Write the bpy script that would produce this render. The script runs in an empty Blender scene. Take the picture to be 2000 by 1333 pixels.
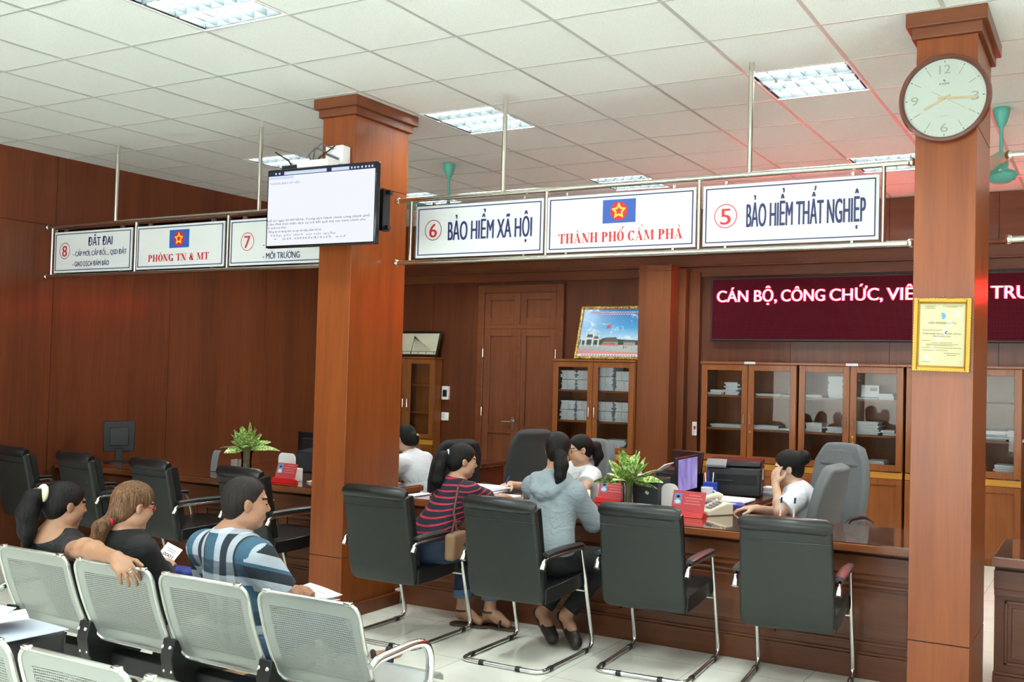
import bpy, bmesh, math, random
import numpy as np
from mathutils import Vector, Matrix, Euler
random.seed(7); rng = np.random.default_rng(7)
PI = math.pi
SC = bpy.context.scene
COL = SC.collection

# ------------------------------------------------------------------ camera, world, exposure
cam_d = bpy.data.cameras.new('camera'); cam = bpy.data.objects.new('camera', cam_d); COL.objects.link(cam)
CAM_ROWS = [[0.8891449, -0.0092604, 0.457532, 1.3332599], [0.4569854, -0.0349012, -0.8887892, -2.368382], [0.024199, 0.9993479, -0.0268004, 1.6410574]]
cam.matrix_world = Matrix(CAM_ROWS + [[0, 0, 0, 1]])
cam_d.sensor_fit = 'HORIZONTAL'; cam_d.sensor_width = 36.0
cam_d.lens = 34.18316; cam_d.shift_x = -0.0987185; cam_d.shift_y = 0.0061763
cam_d.clip_start = 0.05; cam_d.clip_end = 60
SC.camera = cam
W = bpy.data.worlds.new('world'); SC.world = W; W.use_nodes = True
_wt = W.node_tree; _bg = _wt.nodes['Background']     # dim sky; bright ground below the horizon is added to light the ceiling
_tc = _wt.nodes.new('ShaderNodeTexCoord'); _sx = _wt.nodes.new('ShaderNodeSeparateXYZ'); _rp = _wt.nodes.new('ShaderNodeValToRGB')
_wt.links.new(_tc.outputs['Generated'], _sx.inputs[0]); _wt.links.new(_sx.outputs[2], _rp.inputs[0]); _wt.links.new(_rp.outputs[0], _bg.inputs[0])
_rp.color_ramp.elements[0].position = 0.0; _rp.color_ramp.elements[0].color = (0.95, 1.0, 0.97, 1)
_rp.color_ramp.elements[1].position = 0.04; _rp.color_ramp.elements[1].color = (0.22, 0.245, 0.28, 1)
_bg.inputs[1].default_value = 7.0
VS = SC.view_settings
SC.display_settings.display_device = 'sRGB'
VS.view_transform = 'Standard'; VS.look = 'None'; VS.gamma = 1.0; VS.exposure = 1.14
VS.use_curve_mapping = False
TUBE_STRENGTH = 138.0
LED_STRENGTH = 60.0
H = 3.42                 # ceiling height
SC.cycles.max_bounces = 9; SC.cycles.diffuse_bounces = 4; SC.cycles.glossy_bounces = 4
SC.cycles.transmission_bounces = 6; SC.cycles.transparent_max_bounces = 12
SC.cycles.caustics_reflective = False; SC.cycles.caustics_refractive = False
SC.cycles.sample_clamp_indirect = 16.0
SC.cycles.use_denoising = True

# ------------------------------------------------------------------ materials
def lin(c):
    if isinstance(c, str):
        c = tuple(int(c[i:i+2], 16) for i in (0, 2, 4))
    return tuple(((v/255)/12.92 if v/255 <= 0.04045 else ((v/255+0.055)/1.055)**2.4) for v in c)
def setin(b, name, v):
    if name in b.inputs: b.inputs[name].default_value = v
_mats = {}
class NT:
    def __init__(s, name):
        s.m = bpy.data.materials.new(name); s.m.use_nodes = True
        s.t = s.m.node_tree; s.n = s.t.nodes; s.l = s.t.links
        s.b = s.n['Principled BSDF']; s.o = s.n['Material Output']
    def add(s, typ, **kw):
        x = s.n.new(typ)
        for k, v in kw.items(): setattr(x, k, v)
        return x
    def link(s, a, b): s.l.new(a, b)
    def coord(s, which='Object', scale=(1, 1, 1), rot=(0, 0, 0), loc=(0, 0, 0)):
        tc = s.add('ShaderNodeTexCoord'); mp = s.add('ShaderNodeMapping')
        mp.inputs['Scale'].default_value = scale; mp.inputs['Rotation'].default_value = rot
        mp.inputs['Location'].default_value = loc
        s.link(tc.outputs[which], mp.inputs[0]); return mp.outputs[0]
    def noise(s, vec, scale=5, detail=3, rough=0.5, dist=0.0):
        x = s.add('ShaderNodeTexNoise'); s.link(vec, x.inputs['Vector'])
        x.inputs['Scale'].default_value = scale; x.inputs['Detail'].default_value = detail
        x.inputs['Roughness'].default_value = rough; x.inputs['Distortion'].default_value = dist
        return x.outputs['Fac']
    def ramp(s, fac, stops, interp='LINEAR'):
        x = s.add('ShaderNodeValToRGB'); s.link(fac, x.inputs[0]); r = x.color_ramp; r.interpolation = interp
        while len(r.elements) < len(stops): r.elements.new(0.5)
        for e, (p, c) in zip(r.elements, stops):
            e.position = p; e.color = (c[0], c[1], c[2], 1)
        return x.outputs[0]
    def mix(s, fac, a, b, blend='MIX'):
        x = s.add('ShaderNodeMix', data_type='RGBA', blend_type=blend)
        for sock, v in ((x.inputs[0], fac), (x.inputs[6], a), (x.inputs[7], b)):
            if hasattr(v, 'links'): s.link(v, sock)
            elif isinstance(v, (int, float)): sock.default_value = v
            else: sock.default_value = (*v[:3], 1)
        return x.outputs[2]
    def math(s, op, a, b=0.0, c=0.0):
        x = s.add('ShaderNodeMath', operation=op)
        for sock, v in zip(x.inputs, (a, b, c)):
            if hasattr(v, 'links'): s.link(v, sock)
            else: sock.default_value = v
        return x.outputs[0]
    def xyz(s, vec):
        x = s.add('ShaderNodeSeparateXYZ'); s.link(vec, x.inputs[0]); return x.outputs
    def bump(s, h, strength=0.2, dist=0.01):
        x = s.add('ShaderNodeBump'); x.inputs['Strength'].default_value = strength
        x.inputs['Distance'].default_value = dist; s.link(h, x.inputs['Height'])
        s.link(x.outputs[0], s.b.inputs['Normal']); return x
def plain(name, col, rough=0.5, metal=0.0, coat=0.0, var=0.0, vscale=8, spec=0.5, emit=None, es=1.0, bump=0.0, bscale=200):
    key = name
    if key in _mats: return _mats[key]
    t = NT(name); c = lin(col); b = t.b
    b.inputs['Base Color'].default_value = (*c, 1); b.inputs['Roughness'].default_value = rough
    b.inputs['Metallic'].default_value = metal; setin(b, 'Coat Weight', coat); setin(b, 'Coat Roughness', 0.08)
    setin(b, 'Specular IOR Level', spec)
    if var > 0:
        f = t.noise(t.coord(), vscale, 4)
        lo = tuple(max(0, v*(1-var)) for v in c); hi = tuple(min(1, v*(1+var)) for v in c)
        t.link(t.ramp(f, [(0.3, lo), (0.7, hi)]), b.inputs['Base Color'])
    if bump > 0:
        t.bump(t.noise(t.coord(), bscale, 3), bump, 0.002)
    if emit is not None:
        b.inputs['Emission Color'].default_value = (*lin(emit), 1); b.inputs['Emission Strength'].default_value = es
    _mats[key] = t.m; return t.m
def wood(name, dark, light, rough=0.32, coat=0.25, grain=(14, 14, 0.7), flame=0.5, axis='Z', crough=0.12):
    if name in _mats: return _mats[name]
    t = NT(name)
    sc = {'Z': (grain[0], grain[1], grain[2]), 'X': (grain[2], grain[0], grain[1]), 'Y': (grain[0], grain[2], grain[1])}[axis]
    v = t.coord('Object', sc)
    n1 = t.noise(v, 1.0, 6, 0.6, 0.4)
    sc2 = tuple(s*0.16 for s in sc); v2 = t.coord('Object', sc2)
    n2 = t.noise(v2, 1.0, 3, 0.5, 1.2)
    sc3 = tuple(s*6 for s in sc); n3 = t.noise(t.coord('Object', sc3), 1.0, 2, 0.5)
    f = t.math('MULTIPLY_ADD', n2, flame, t.math('MULTIPLY_ADD', n1, 1-flame, 0.0))
    f = t.math('MULTIPLY_ADD', n3, 0.25, t.math('SUBTRACT', f, 0.125))
    col = t.ramp(f, [(0.28, lin(dark)), (0.5, tuple((a+b)/2 for a, b in zip(lin(dark), lin(light)))), (0.72, lin(light))])
    t.link(col, t.b.inputs['Base Color'])
    t.b.inputs['Roughness'].default_value = rough; setin(t.b, 'Coat Weight', coat); setin(t.b, 'Coat Roughness', crough); setin(t.b, 'Specular IOR Level', 0.28)
    t.bump(n3, 0.04, 0.002)
    _mats[name] = t.m; return t.m
def emitter(name, col, strength):
    if name in _mats: return _mats[name]
    t = NT(name); e = t.add('ShaderNodeEmission'); e.inputs[0].default_value = (*lin(col), 1); e.inputs[1].default_value = strength
    t.link(e.outputs[0], t.o.inputs[0]); _mats[name] = t.m; return t.m
def glass(name, tint=(1, 1, 1), ior=1.45, rough=0.0):
    if name in _mats: return _mats[name]
    t = NT(name); tr = t.add('ShaderNodeBsdfTransparent'); tr.inputs[0].default_value = (*tint, 1)
    gl = t.add('ShaderNodeBsdfGlossy'); gl.inputs['Roughness'].default_value = rough
    fr = t.add('ShaderNodeFresnel'); fr.inputs[0].default_value = ior
    mx = t.add('ShaderNodeMixShader'); t.link(fr.outputs[0], mx.inputs[0]); t.link(tr.outputs[0], mx.inputs[1]); t.link(gl.outputs[0], mx.inputs[2])
    t.link(mx.outputs[0], t.o.inputs[0]); _mats[name] = t.m; return t.m

# ------------------------------------------------------------------ mesh builder
def rotm(rx=0, ry=0, rz=0): return np.array(Euler((rx, ry, rz)).to_matrix())
def frame(d, up=(0, 0, 1)):
    d = np.array(d, float); d /= np.linalg.norm(d); up = np.array(up, float)
    if abs(d @ up) > 0.98: up = np.array([0, 1.0, 0]) if abs(d[1]) < 0.9 else np.array([1.0, 0, 0])
    s = np.cross(d, up); s /= np.linalg.norm(s); u = np.cross(s, d); return s, u, d
class MB:
    def __init__(s): s.v = []; s.f = []; s.mi = []; s.cur = 0
    def raw(s, v, f):
        o = len(s.v); s.v.extend([tuple(map(float, p)) for p in v])
        for q in f: s.f.append([i+o for i in q]); s.mi.append(s.cur)
        return s
    def box(s, c, d, R=None):
        hx, hy, hz = d[0]/2, d[1]/2, d[2]/2
        p = np.array([(x, y, z) for x in (-hx, hx) for y in (-hy, hy) for z in (-hz, hz)])
        if R is not None: p = p @ np.array(R).T
        return s.raw(p+np.array(c), [(0, 1, 3, 2), (4, 6, 7, 5), (0, 4, 5, 1), (2, 3, 7, 6), (0, 2, 6, 4), (1, 5, 7, 3)])
    def bb(s, x0, x1, y0, y1, z0, z1): return s.box(((x0+x1)/2, (y0+y1)/2, (z0+z1)/2), (x1-x0, y1-y0, z1-z0))
    def cyl(s, a, b, r0, r1=None, n=16, caps=True):
        r1 = r0 if r1 is None else r1; a = np.array(a, float); b = np.array(b, float)
        u, w, d = frame(b-a); th = np.arange(n)*2*PI/n
        ring = np.outer(np.cos(th), u)+np.outer(np.sin(th), w)
        v = list(a+ring*r0)+list(b+ring*r1)
        f = [(i, (i+1) % n, n+(i+1) % n, n+i) for i in range(n)]
        if caps: f += [tuple(range(n))[::-1], tuple(range(n, 2*n))]
        return s.raw(v, f)
    def tube(s, pts, r, n=10, closed=False, caps=True):
        P = np.array(pts, float); m = len(P); rr = np.full(m, r) if np.isscalar(r) else np.array(r)
        T = np.zeros_like(P)
        for i in range(m):
            a = P[(i-1) % m] if (closed or i > 0) else P[i]; b = P[(i+1) % m] if (closed or i < m-1) else P[i]
            T[i] = (b-a)/max(1e-9, np.linalg.norm(b-a))
        u, w, _ = frame(T[0]); v = []; th = np.arange(n)*2*PI/n
        for i in range(m):
            u = u-T[i]*(u @ T[i]); u /= max(1e-9, np.linalg.norm(u)); w = np.cross(T[i], u)
            v += list(P[i]+(np.outer(np.cos(th), u)+np.outer(np.sin(th), w))*rr[i])
        f = []
        for i in range(m if closed else m-1):
            j = (i+1) % m
            f += [(i*n+k, i*n+(k+1) % n, j*n+(k+1) % n, j*n+k) for k in range(n)]
        if caps and not closed: f += [tuple(range(n))[::-1], tuple(range((m-1)*n, m*n))]
        return s.raw(v, f)
    def sph(s, c, r, n=16, m=10, R=None):
        r = np.array([r]*3 if np.isscalar(r) else r, float); v = [(0, 0, 1)]
        for i in range(1, m):
            a = PI*i/m
            v += [(math.sin(a)*math.cos(2*PI*k/n), math.sin(a)*math.sin(2*PI*k/n), math.cos(a)) for k in range(n)]
        v.append((0, 0, -1)); p = np.array(v)*r
        if R is not None: p = p @ np.array(R).T
        f = [(0, 1+k, 1+(k+1) % n) for k in range(n)]
        for i in range(m-2):
            a = 1+i*n; b = a+n
            f += [(a+k, b+k, b+(k+1) % n, a+(k+1) % n) for k in range(n)]
        l = 1+(m-2)*n; e = len(v)-1
        f += [(l+k, e, l+(k+1) % n) for k in range(n)]
        return s.raw(p+np.array(c), f)
    def lathe(s, prof, c=(0, 0, 0), n=24, R=None, caps=True):
        v = []
        for r, z in prof: v += [(r*math.cos(2*PI*k/n), r*math.sin(2*PI*k/n), z) for k in range(n)]
        p = np.array(v)
        if R is not None: p = p @ np.array(R).T
        f = []
        for i in range(len(prof)-1):
            f += [(i*n+k, i*n+(k+1) % n, (i+1)*n+(k+1) % n, (i+1)*n+k) for k in range(n)]
        if caps: f += [tuple(range(n))[::-1], tuple(range((len(prof)-1)*n, len(prof)*n))]
        return s.raw(p+np.array(c), f)
    def prism(s, poly, fn0, fn1):
        n = len(poly); v = [fn0(*p) for p in poly]+[fn1(*p) for p in poly]
        return s.raw(v, [tuple(range(n))[::-1], tuple(range(n, 2*n))]+[(i, (i+1) % n, n+(i+1) % n, n+i) for i in range(n)])
    def pxz(s, poly, y0, y1): return s.prism(poly, lambda x, z: (x, y0, z), lambda x, z: (x, y1, z))
    def pxy(s, poly, z0, z1): return s.prism(poly, lambda x, y: (x, y, z0), lambda x, y: (x, y, z1))
    def pyz(s, poly, x0, x1): return s.prism(poly, lambda y, z: (x0, y, z), lambda y, z: (x1, y, z))
    def sheet(s, P, t):
        # P: (m,n,3) grid of points; gives it the thickness t along the local normals
        P = np.array(P, float); m, n, _ = P.shape
        du = np.gradient(P, axis=0); dv = np.gradient(P, axis=1); N = np.cross(du, dv)
        N /= np.maximum(1e-9, np.linalg.norm(N, axis=2))[..., None]
        A = (P+N*t/2).reshape(-1, 3); B = (P-N*t/2).reshape(-1, 3); q = m*n; f = []
        for i in range(m-1):
            for j in range(n-1):
                a = i*n+j; f += [(a, a+n, a+n+1, a+1), (q+a, q+a+1, q+a+n+1, q+a+n)]
        ed = [(i*n, (i+1)*n) for i in range(m-1)][::1]
        for i in range(m-1):
            f += [(i*n, q+i*n, q+(i+1)*n, (i+1)*n), (i*n+n-1, (i+1)*n+n-1, q+(i+1)*n+n-1, q+i*n+n-1)]
        for j in range(n-1):
            f += [(j, j+1, q+j+1, q+j), ((m-1)*n+j, q+(m-1)*n+j, q+(m-1)*n+j+1, (m-1)*n+j+1)]
        return s.raw(list(A)+list(B), f)
    def build(s, name, mat, parent=None, smooth=35, bevel=0.0, loc=None, kind=None, segs=2, label=None):
        me = bpy.data.meshes.new(name); me.from_pydata(s.v, [], s.f)
        mats = mat if isinstance(mat, (list, tuple)) else [mat]
        for m in mats: me.materials.append(m)
        if len(mats) > 1: me.polygons.foreach_set('material_index', s.mi)
        bm = bmesh.new(); bm.from_mesh(me); bmesh.ops.recalc_face_normals(bm, faces=bm.faces); bm.to_mesh(me); bm.free()
        if smooth:
            me.polygons.foreach_set('use_smooth', [True]*len(me.polygons)); me.set_sharp_from_angle(angle=math.radians(smooth))
        o = bpy.data.objects.new(name, me); COL.objects.link(o)
        if bevel > 0:
            bv = o.modifiers.new('bevel', 'BEVEL'); bv.width = bevel; bv.segments = segs; bv.limit_method = 'ANGLE'; bv.angle_limit = math.radians(40)
        if parent is not None: o.parent = parent
        if loc is not None: o.location = loc
        if kind: o['kind'] = kind
        if label: o['label'] = label
        return o
def tag(o, label, cat, group=None, kind=None):
    o['label'] = label; o['category'] = cat
    if group: o['group'] = group
    if kind: o['kind'] = kind
    return o
def thing(name, label, cat, loc=(0, 0, 0), rz=0.0, group=None):
    o = bpy.data.objects.new(name, None); COL.objects.link(o); o.location = loc; o.rotation_euler = (0, 0, rz)
    o.empty_display_size = 0.05
    return tag(o, label, cat, group)
def dup(o, parent=None):
    c = o.copy(); COL.objects.link(c)
    if parent is not None: c.parent = parent
    for ch in list(o.children): dup(ch, c)
    return c
def dup_thing(o, label, loc, rz=0.0):
    c = dup(o); c.location = loc; c.rotation_euler = (0, 0, rz); c['label'] = label; return c
def arc(c, r, a0, a1, n, u=(1, 0, 0), v=(0, 0, 1)):
    c = np.array(c, float); u = np.array(u, float); v = np.array(v, float)
    return [c+r*(math.cos(a)*u+math.sin(a)*v) for a in np.linspace(a0, a1, n)]
def fillet(pts, r, n=6):
    # round the corners of a polyline
    P = [np.array(p, float) for p in pts]; out = [P[0]]
    rr = r if isinstance(r, (list, tuple)) else [r]*(len(P)-2)
    for i in range(1, len(P)-1):
        a = P[i-1]-P[i]; b = P[i+1]-P[i]; la = np.linalg.norm(a); lb = np.linalg.norm(b); a /= la; b /= lb
        q = min(rr[i-1], la*0.49, lb*0.49); p0 = P[i]+a*q; p1 = P[i]+b*q
        for t in np.linspace(0, 1, n): out.append((1-t)**2*p0+2*t*(1-t)*P[i]+t*t*p1)
    out.append(P[-1]); return out
# ------------------------------------------------------------------ lettering
HORNED = {'\u01a0': 'O', '\u1edc': '\u00d2', '\u1eda': '\u00d3', '\u01a1': 'o', '\u1edd': '\u00f2', '\u1edb': '\u00f3'}
def text_mesh(body, bold=0.0):
    # the horned O is drawn as a plain O with its horn added, so that its bowl stays open
    plain_body = ''.join(HORNED.get(c, c) for c in body); v, f = glyph_mesh(plain_body, bold)
    for i, c in enumerate(body):
        if c in HORNED:
            q, _ = glyph_mesh(plain_body[:i+1], bold); x = q[:, 0].max(); up = 0.0 if c.isupper() else -0.16; o = len(v)
            v = np.concatenate([v, [(x-.10, .56+up, 0), (x-.02, .52+up, 0), (x+.06, .66+up, 0), (x+.07, .78+up, 0), (x-.03, .78+up, 0), (x-.03, .69+up, 0)]]); f = f+[[o+k for k in range(6)]]
    return v, f
def glyph_mesh(body, bold=0.0):
    cu = bpy.data.curves.new('lettering', 'FONT'); cu.body = body; cu.size = 1.0; cu.offset = bold
    cu.resolution_u = 4; cu.extrude = 0.0
    o = bpy.data.objects.new('lettering', cu); COL.objects.link(o)
    bpy.context.view_layer.update()
    dg = bpy.context.evaluated_depsgraph_get(); me = bpy.data.meshes.new_from_object(o.evaluated_get(dg))
    v = np.zeros(len(me.vertices)*3); me.vertices.foreach_get('co', v); v = v.reshape(-1, 3)
    f = [list(p.vertices) for p in me.polygons]
    bpy.data.objects.remove(o); bpy.data.curves.remove(cu); bpy.data.meshes.remove(me)
    return v, f
def lettering(body, org, ux, uz, x0, x1, base, cap, mat, parent, bold=0.0, out=0.0012, name='lettering', smear=False):
    """text in the plane org + u*ux + w*uz: spans x0..x1, baseline at base, capital height cap"""
    v, f = text_mesh(body, 0.0)
    if len(v) == 0: return None
    org = np.array(org, float); ux = np.array(ux, float); uz = np.array(uz, float); nrm = np.cross(ux, uz)
    w0, w1 = v[:, 0].min(), v[:, 0].max()
    sx = (x1-x0)/(w1-w0) if x1 is not None else cap/0.729
    Z = v[:, 1]*cap/0.729+base; mb = MB(); b = min(bold*cap*0.9, 0.075*sx)
    for k in ((-1, -0.33, 0.33, 1) if b > 0 else (0,)):
        X = (v[:, 0]-w0)*sx+x0+k*b*0.5; mb.raw(org+X[:, None]*ux+Z[:, None]*uz+nrm*(out+0.00008*k), f)
    me = bpy.data.meshes.new(name); me.from_pydata(mb.v, [], mb.f); me.materials.append(mat)
    o = bpy.data.objects.new(name, me); COL.objects.link(o)
    if parent is not None:
        o.parent = parent
    return o
# ------------------------------------------------------------------ shared materials
M_WALL = wood('wall_veneer', '4e2716', '784126', 0.36, 0.12, (9, 9, 0.45), 0.55)
M_BACK = wood('back_wall_veneer', '4a2616', '6a3822', 0.36, 0.1, (12, 12, 0.6), 0.4)
M_COLM = wood('column_veneer', '6e3516', '8e4b1f', 0.30, 0.22, (13, 13, 0.8), 0.35, crough=0.28)
M_TRIM = wood('trim_wood', '5c3220', '7a4529', 0.34, 0.15, (1.0, 14, 14), 0.3)
M_CTR = wood('counter_wood', '55301e', '744328', 0.34, 0.15, (0.9, 10, 16), 0.4)
M_CTOP = wood('counter_top_wood', '6b3a22', '8a5230', 0.2, 0.3, (0.9, 12, 12), 0.4)
M_CAB = wood('cabinet_wood', '74401e', '96592c', 0.34, 0.15, (14, 14, 0.8), 0.35)
M_DESK = wood('desk_wood', '3c1c14', '5c2c1e', 0.2, 0.4, (0.9, 12, 12), 0.4)
M_SEAM = plain('seam_dark', '2a140c', 0.8)
M_STEEL = plain('stainless', 'd8d6cc', 0.2, 1.0)
M_CHROME = plain('chrome', 'e6e6e6', 0.16, 1.0)
M_BRASS = plain('brass', 'c9a860', 0.3, 1.0)
M_WHITE = plain('white_plastic', 'ececea', 0.4)
M_BLACK = plain('black_plastic', '141416', 0.35)
M_PAPER = plain('paper', 'e8ebf0', 0.8, var=0.03, vscale=40)
M_GLASS = glass('clear_glass', (0.96, 0.97, 0.96), 1.45)
M_NAVY = plain('navy_print', '1e1f5c', 0.5)
M_RED = plain('red_print', 'c8202c', 0.5)
M_INK = plain('ink_print', '24242c', 0.6)
def ceiling_mat():
    t = NT('ceiling_tile'); v = t.coord('Object')
    n = t.noise(v, 160, 3, 0.7); n2 = t.noise(v, 0.9, 2, 0.5)
    c = t.ramp(n, [(0.32, lin('d0d6d2')), (0.5, lin('e6edea')), (0.8, lin('ecf2ef'))])
    c = t.mix(t.math('MULTIPLY', n2, 0.25), c, lin('e2e6e3')); t.link(c, t.b.inputs['Base Color'])
    t.b.inputs['Roughness'].default_value = 0.85; t.bump(n, 0.15, 0.002); return t.m
def floor_mat():
    t = NT('floor_tile'); v = t.coord('Object'); x, y, z = t.xyz(v)
    def ln(a, off): 
        f = t.math('FRACT', t.math('DIVIDE', t.math('ADD', a, off), 0.6)); return t.math('LESS_THAN', f, 0.005)
    g = t.math('MAXIMUM', ln(x, 60.14), ln(y, 60.2))
    n = t.noise(v, 2.2, 5, 0.6, 0.8)
    c = t.ramp(n, [(0.3, lin('e4e2d6')), (0.5, lin('efede3')), (0.75, lin('f4f2ea'))])
    c = t.mix(g, c, lin('8f8a78')); t.link(c, t.b.inputs['Base Color'])
    t.b.inputs['Roughness'].default_value = 0.12; setin(t.b, 'Specular IOR Level', 0.55); return t.m
M_CEIL = ceiling_mat(); M_FLOOR = floor_mat()
M_TBAR = plain('ceiling_bar_paint', 'b9bcb8', 0.3, spec=0.6)
M_PAINT = plain('far_wall_paint', 'ebe9e0', 0.8, var=0.03, vscale=1.5)
XL, XR, YB, YF = -6.885, 4.8, 7.35, -6.3

# ------------------------------------------------------------------ ceiling lights
LIGHTS = [(-5.4, 3.6), (-5.4, 5.4), (-3.0, 0.6), (-3.0, 3.0), (-3.0, 5.4), (-0.6, 0.6), (-0.6, 3.0), (-0.6, 5.4),
          (1.8, 0.6), (1.8, 3.0), (1.8, 5.4), (-5.4, -1.8), (-3.0, -1.8), (-0.6, -1.8), (1.8, -1.8), (-5.4, -4.2), (-3.0, -4.2), (-0.6, -4.2), (1.8, -4.2)]
M_TUBE = emitter('tube_glow', 'f3fff9', TUBE_STRENGTH)
M_HOUSE = plain('fixture_white', 'f4f6f6', 0.35)
M_LOUV = plain('louvre_aluminium', '3a3f42', 0.4)
def make_light():
    t = thing('ceiling_light', '', 'ceiling light', (0, 0, H))
    m = MB(); a = 0.288; d = 0.10; w = 0.006
    m.box((0, 0, d), (2*a+2*w, 2*a+2*w, w))
    for s in (-1, 1):
        m.box((s*a, 0, d/2), (w, 2*a, d)); m.box((0, s*a, d/2), (2*a, w, d))
    m.build('housing', plain('fixture_reflector', '0e1012', 0.5), t)
    for y in (-0.19, 0, 0.19):
        MB().cyl((-0.27, y, 0.062), (0.27, y, 0.062), 0.013, n=10).build('lamp_tube', M_TUBE, t)
    m = MB()
    for y in (-0.095, 0.095, -0.283, 0.283):
        m.raw([(-0.285, y-0.016, 0.036), (0.285, y-0.016, 0.036), (0.285, y, 0.002), (-0.285, y, 0.002), (0.285, y+0.016, 0.036), (-0.285, y+0.016, 0.036)],
              [(0, 1, 2, 3), (3, 2, 4, 5)])
    for i in range(7):
        x = -0.27+0.09*i
        for y in (-0.19, 0, 0.19):
            m.box((x, y, 0.019), (0.004, 0.16, 0.034))
    m.build('louvre', M_LOUV, t)
    f = MB(); e = 0.297
    for s in (-1, 1):
        f.box((s*(e-0.005), 0, 0.0), (0.012, 2*e, 0.008)); f.box((0, s*(e-0.005), 0.0), (2*e-0.024, 0.012, 0.008))
    f.build('frame', M_HOUSE, t)
    return t
L_LABEL = {(-3.0, 0.6): 'large louvred ceiling light cut by the top edge of the photo, ahead of the television',
           (-3.0, 3.0): 'square louvred ceiling light beside the capital of the column with the television',
           (-0.6, 3.0): 'square louvred ceiling light beside the wall clock, its slats plainly visible',
           (-3.0, 5.4): 'narrow louvred ceiling light seen above the emblem sign of the middle sign row',
           (-0.6, 5.4): 'louvred ceiling light half hidden by the column under the wall clock',
           (-5.4, 3.6): 'bright ceiling light behind the sign pole next to the television',
           (-5.4, 5.4): 'sliver of ceiling light just above the number 6 sign'}
light0 = None
for x, y in LIGHTS:
    lab = L_LABEL.get((x, y), 'square louvred fluorescent ceiling light set in the tiles outside the view')
    if light0 is None:
        light0 = make_light(); o = light0; o['label'] = lab; o.location = (x+0.3, y+0.3, H)
    else: o = dup_thing(light0, lab, (x+0.3, y+0.3, H))
    o['group'] = 'louvred ceiling lights'

# ------------------------------------------------------------------ floor, ceiling, walls
MB().bb(XL-0.2, XR+0.2, YF-0.2, YB+0.2, -0.1, 0).build('floor', M_FLOOR, kind='structure', smooth=0)
cm = MB(); Ls = {(round(a/0.6), round(b/0.6)) for a, b in LIGHTS}
for i in range(-12, 9):
    for j in range(-11, 14):
        if (i, j) in Ls: continue
        x, y = i*0.6, j*0.6; cm.raw([(x, y, H), (x, y+0.6, H), (x+0.6, y+0.6, H), (x+0.6, y, H)], [(0, 1, 2, 3)])
cm.build('ceiling', M_CEIL, kind='structure', smooth=0)
MB().bb(XL-0.3, XR+0.5, YF-0.3, YB+0.5, H+0.15, H+0.2).build('ceiling_slab', M_PAINT, kind='structure', smooth=0)
gm = MB()
for i in range(-11, 9): gm.bb(i*0.6-0.011, i*0.6+0.011, YF, YB, H-0.002, H+0.012)
for j in range(-10, 13): gm.bb(XL, XR, j*0.6-0.007, j*0.6+0.007, H-0.0025, H+0.012)
gm.build('ceiling_frame', M_TBAR, kind='structure', smooth=0)
# left wall: tall veneer panels with a frieze row above
m = MB(); ys = [-6.3, -5.5, -4.3, -3.1, -1.9, -0.7, 0.5, 1.72, 2.915, 4.10, 5.30, 6.45, 7.35]
for a, b in zip(ys, ys[1:]):
    m.bb(XL-0.02, XL, a+0.002, b-0.002, 0.0, 2.808); m.bb(XL-0.02, XL, a+0.002, b-0.002, 2.813, H)
m.build('wall_left', M_WALL, kind='structure', smooth=0)
MB().bb(XL-0.06, XL-0.012, YF, YB, 0, H+0.1).build('wall_left_backing', M_SEAM, kind='structure', smooth=0)
# glazed openings behind the camera and at right, unseen, added to light the ceiling
def added_glazing(name, span, spots, z0, z1, along, wno):
    m = MB(); fr = MB()
    def put(mb, a, b, c, d, t0=0.0, t1=0.1):
        if along == 'x': mb.bb(a, b, YF-t1, YF-t0, c, d)
        else: mb.bb(XR+t0, XR+t1, a, b, c, d)
    cur = span[0]
    for a, b in spots:
        put(m, cur, a, 0, H+0.1); put(m, a, b, 0, z0); put(m, a, b, z1, H+0.1); cur = b
        w = 0.05; mid = (a+b)/2
        for p, q in ((a, a+w), (b-w, b), (mid-w/2, mid+w/2)): put(fr, p, q, z0, z1, 0.02, 0.08)
        for p, q in ((z0, z0+w), (z1-w, z1)): put(fr, a, b, p, q, 0.02, 0.08)
    put(m, cur, span[1], 0, H+0.1)
    m.build(name, M_PAINT, kind='structure', smooth=0)
    w = fr.build('window_%d' % wno, M_STEEL, kind='structure', smooth=0)  # frames of the added, unseen windows
    for a, b in spots:
        g = MB(); put(g, a, b, z0, z1, 0.045, 0.053); g.build('pane', M_GLASS, w, smooth=0)
        ld = bpy.data.lights.new('window_portal', 'AREA'); ld.shape = 'RECTANGLE'; ld.size = b-a; ld.size_y = z1-z0; ld.cycles.is_portal = True
        lo = bpy.data.objects.new('window_portal', ld); COL.objects.link(lo)
        if along == 'x': lo.location = ((a+b)/2, YF-0.15, (z0+z1)/2); lo.rotation_euler = (PI/2, 0, 0)
        else: lo.location = (XR+0.15, (a+b)/2, (z0+z1)/2); lo.rotation_euler = (PI/2, 0, PI/2)
added_glazing('wall_front', (XL, XR), [(-6.2, -4.2), (-3.8, -1.8), (-1.4, 0.6), (1.0, 3.0)], 0.1, 2.9, 'x', 1)
added_glazing('wall_right', (YF, YB), [(-5.4, -3.6), (-3.0, -1.2), (-0.6, 1.2)], 0.9, 2.7, 'y', 2)
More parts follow.
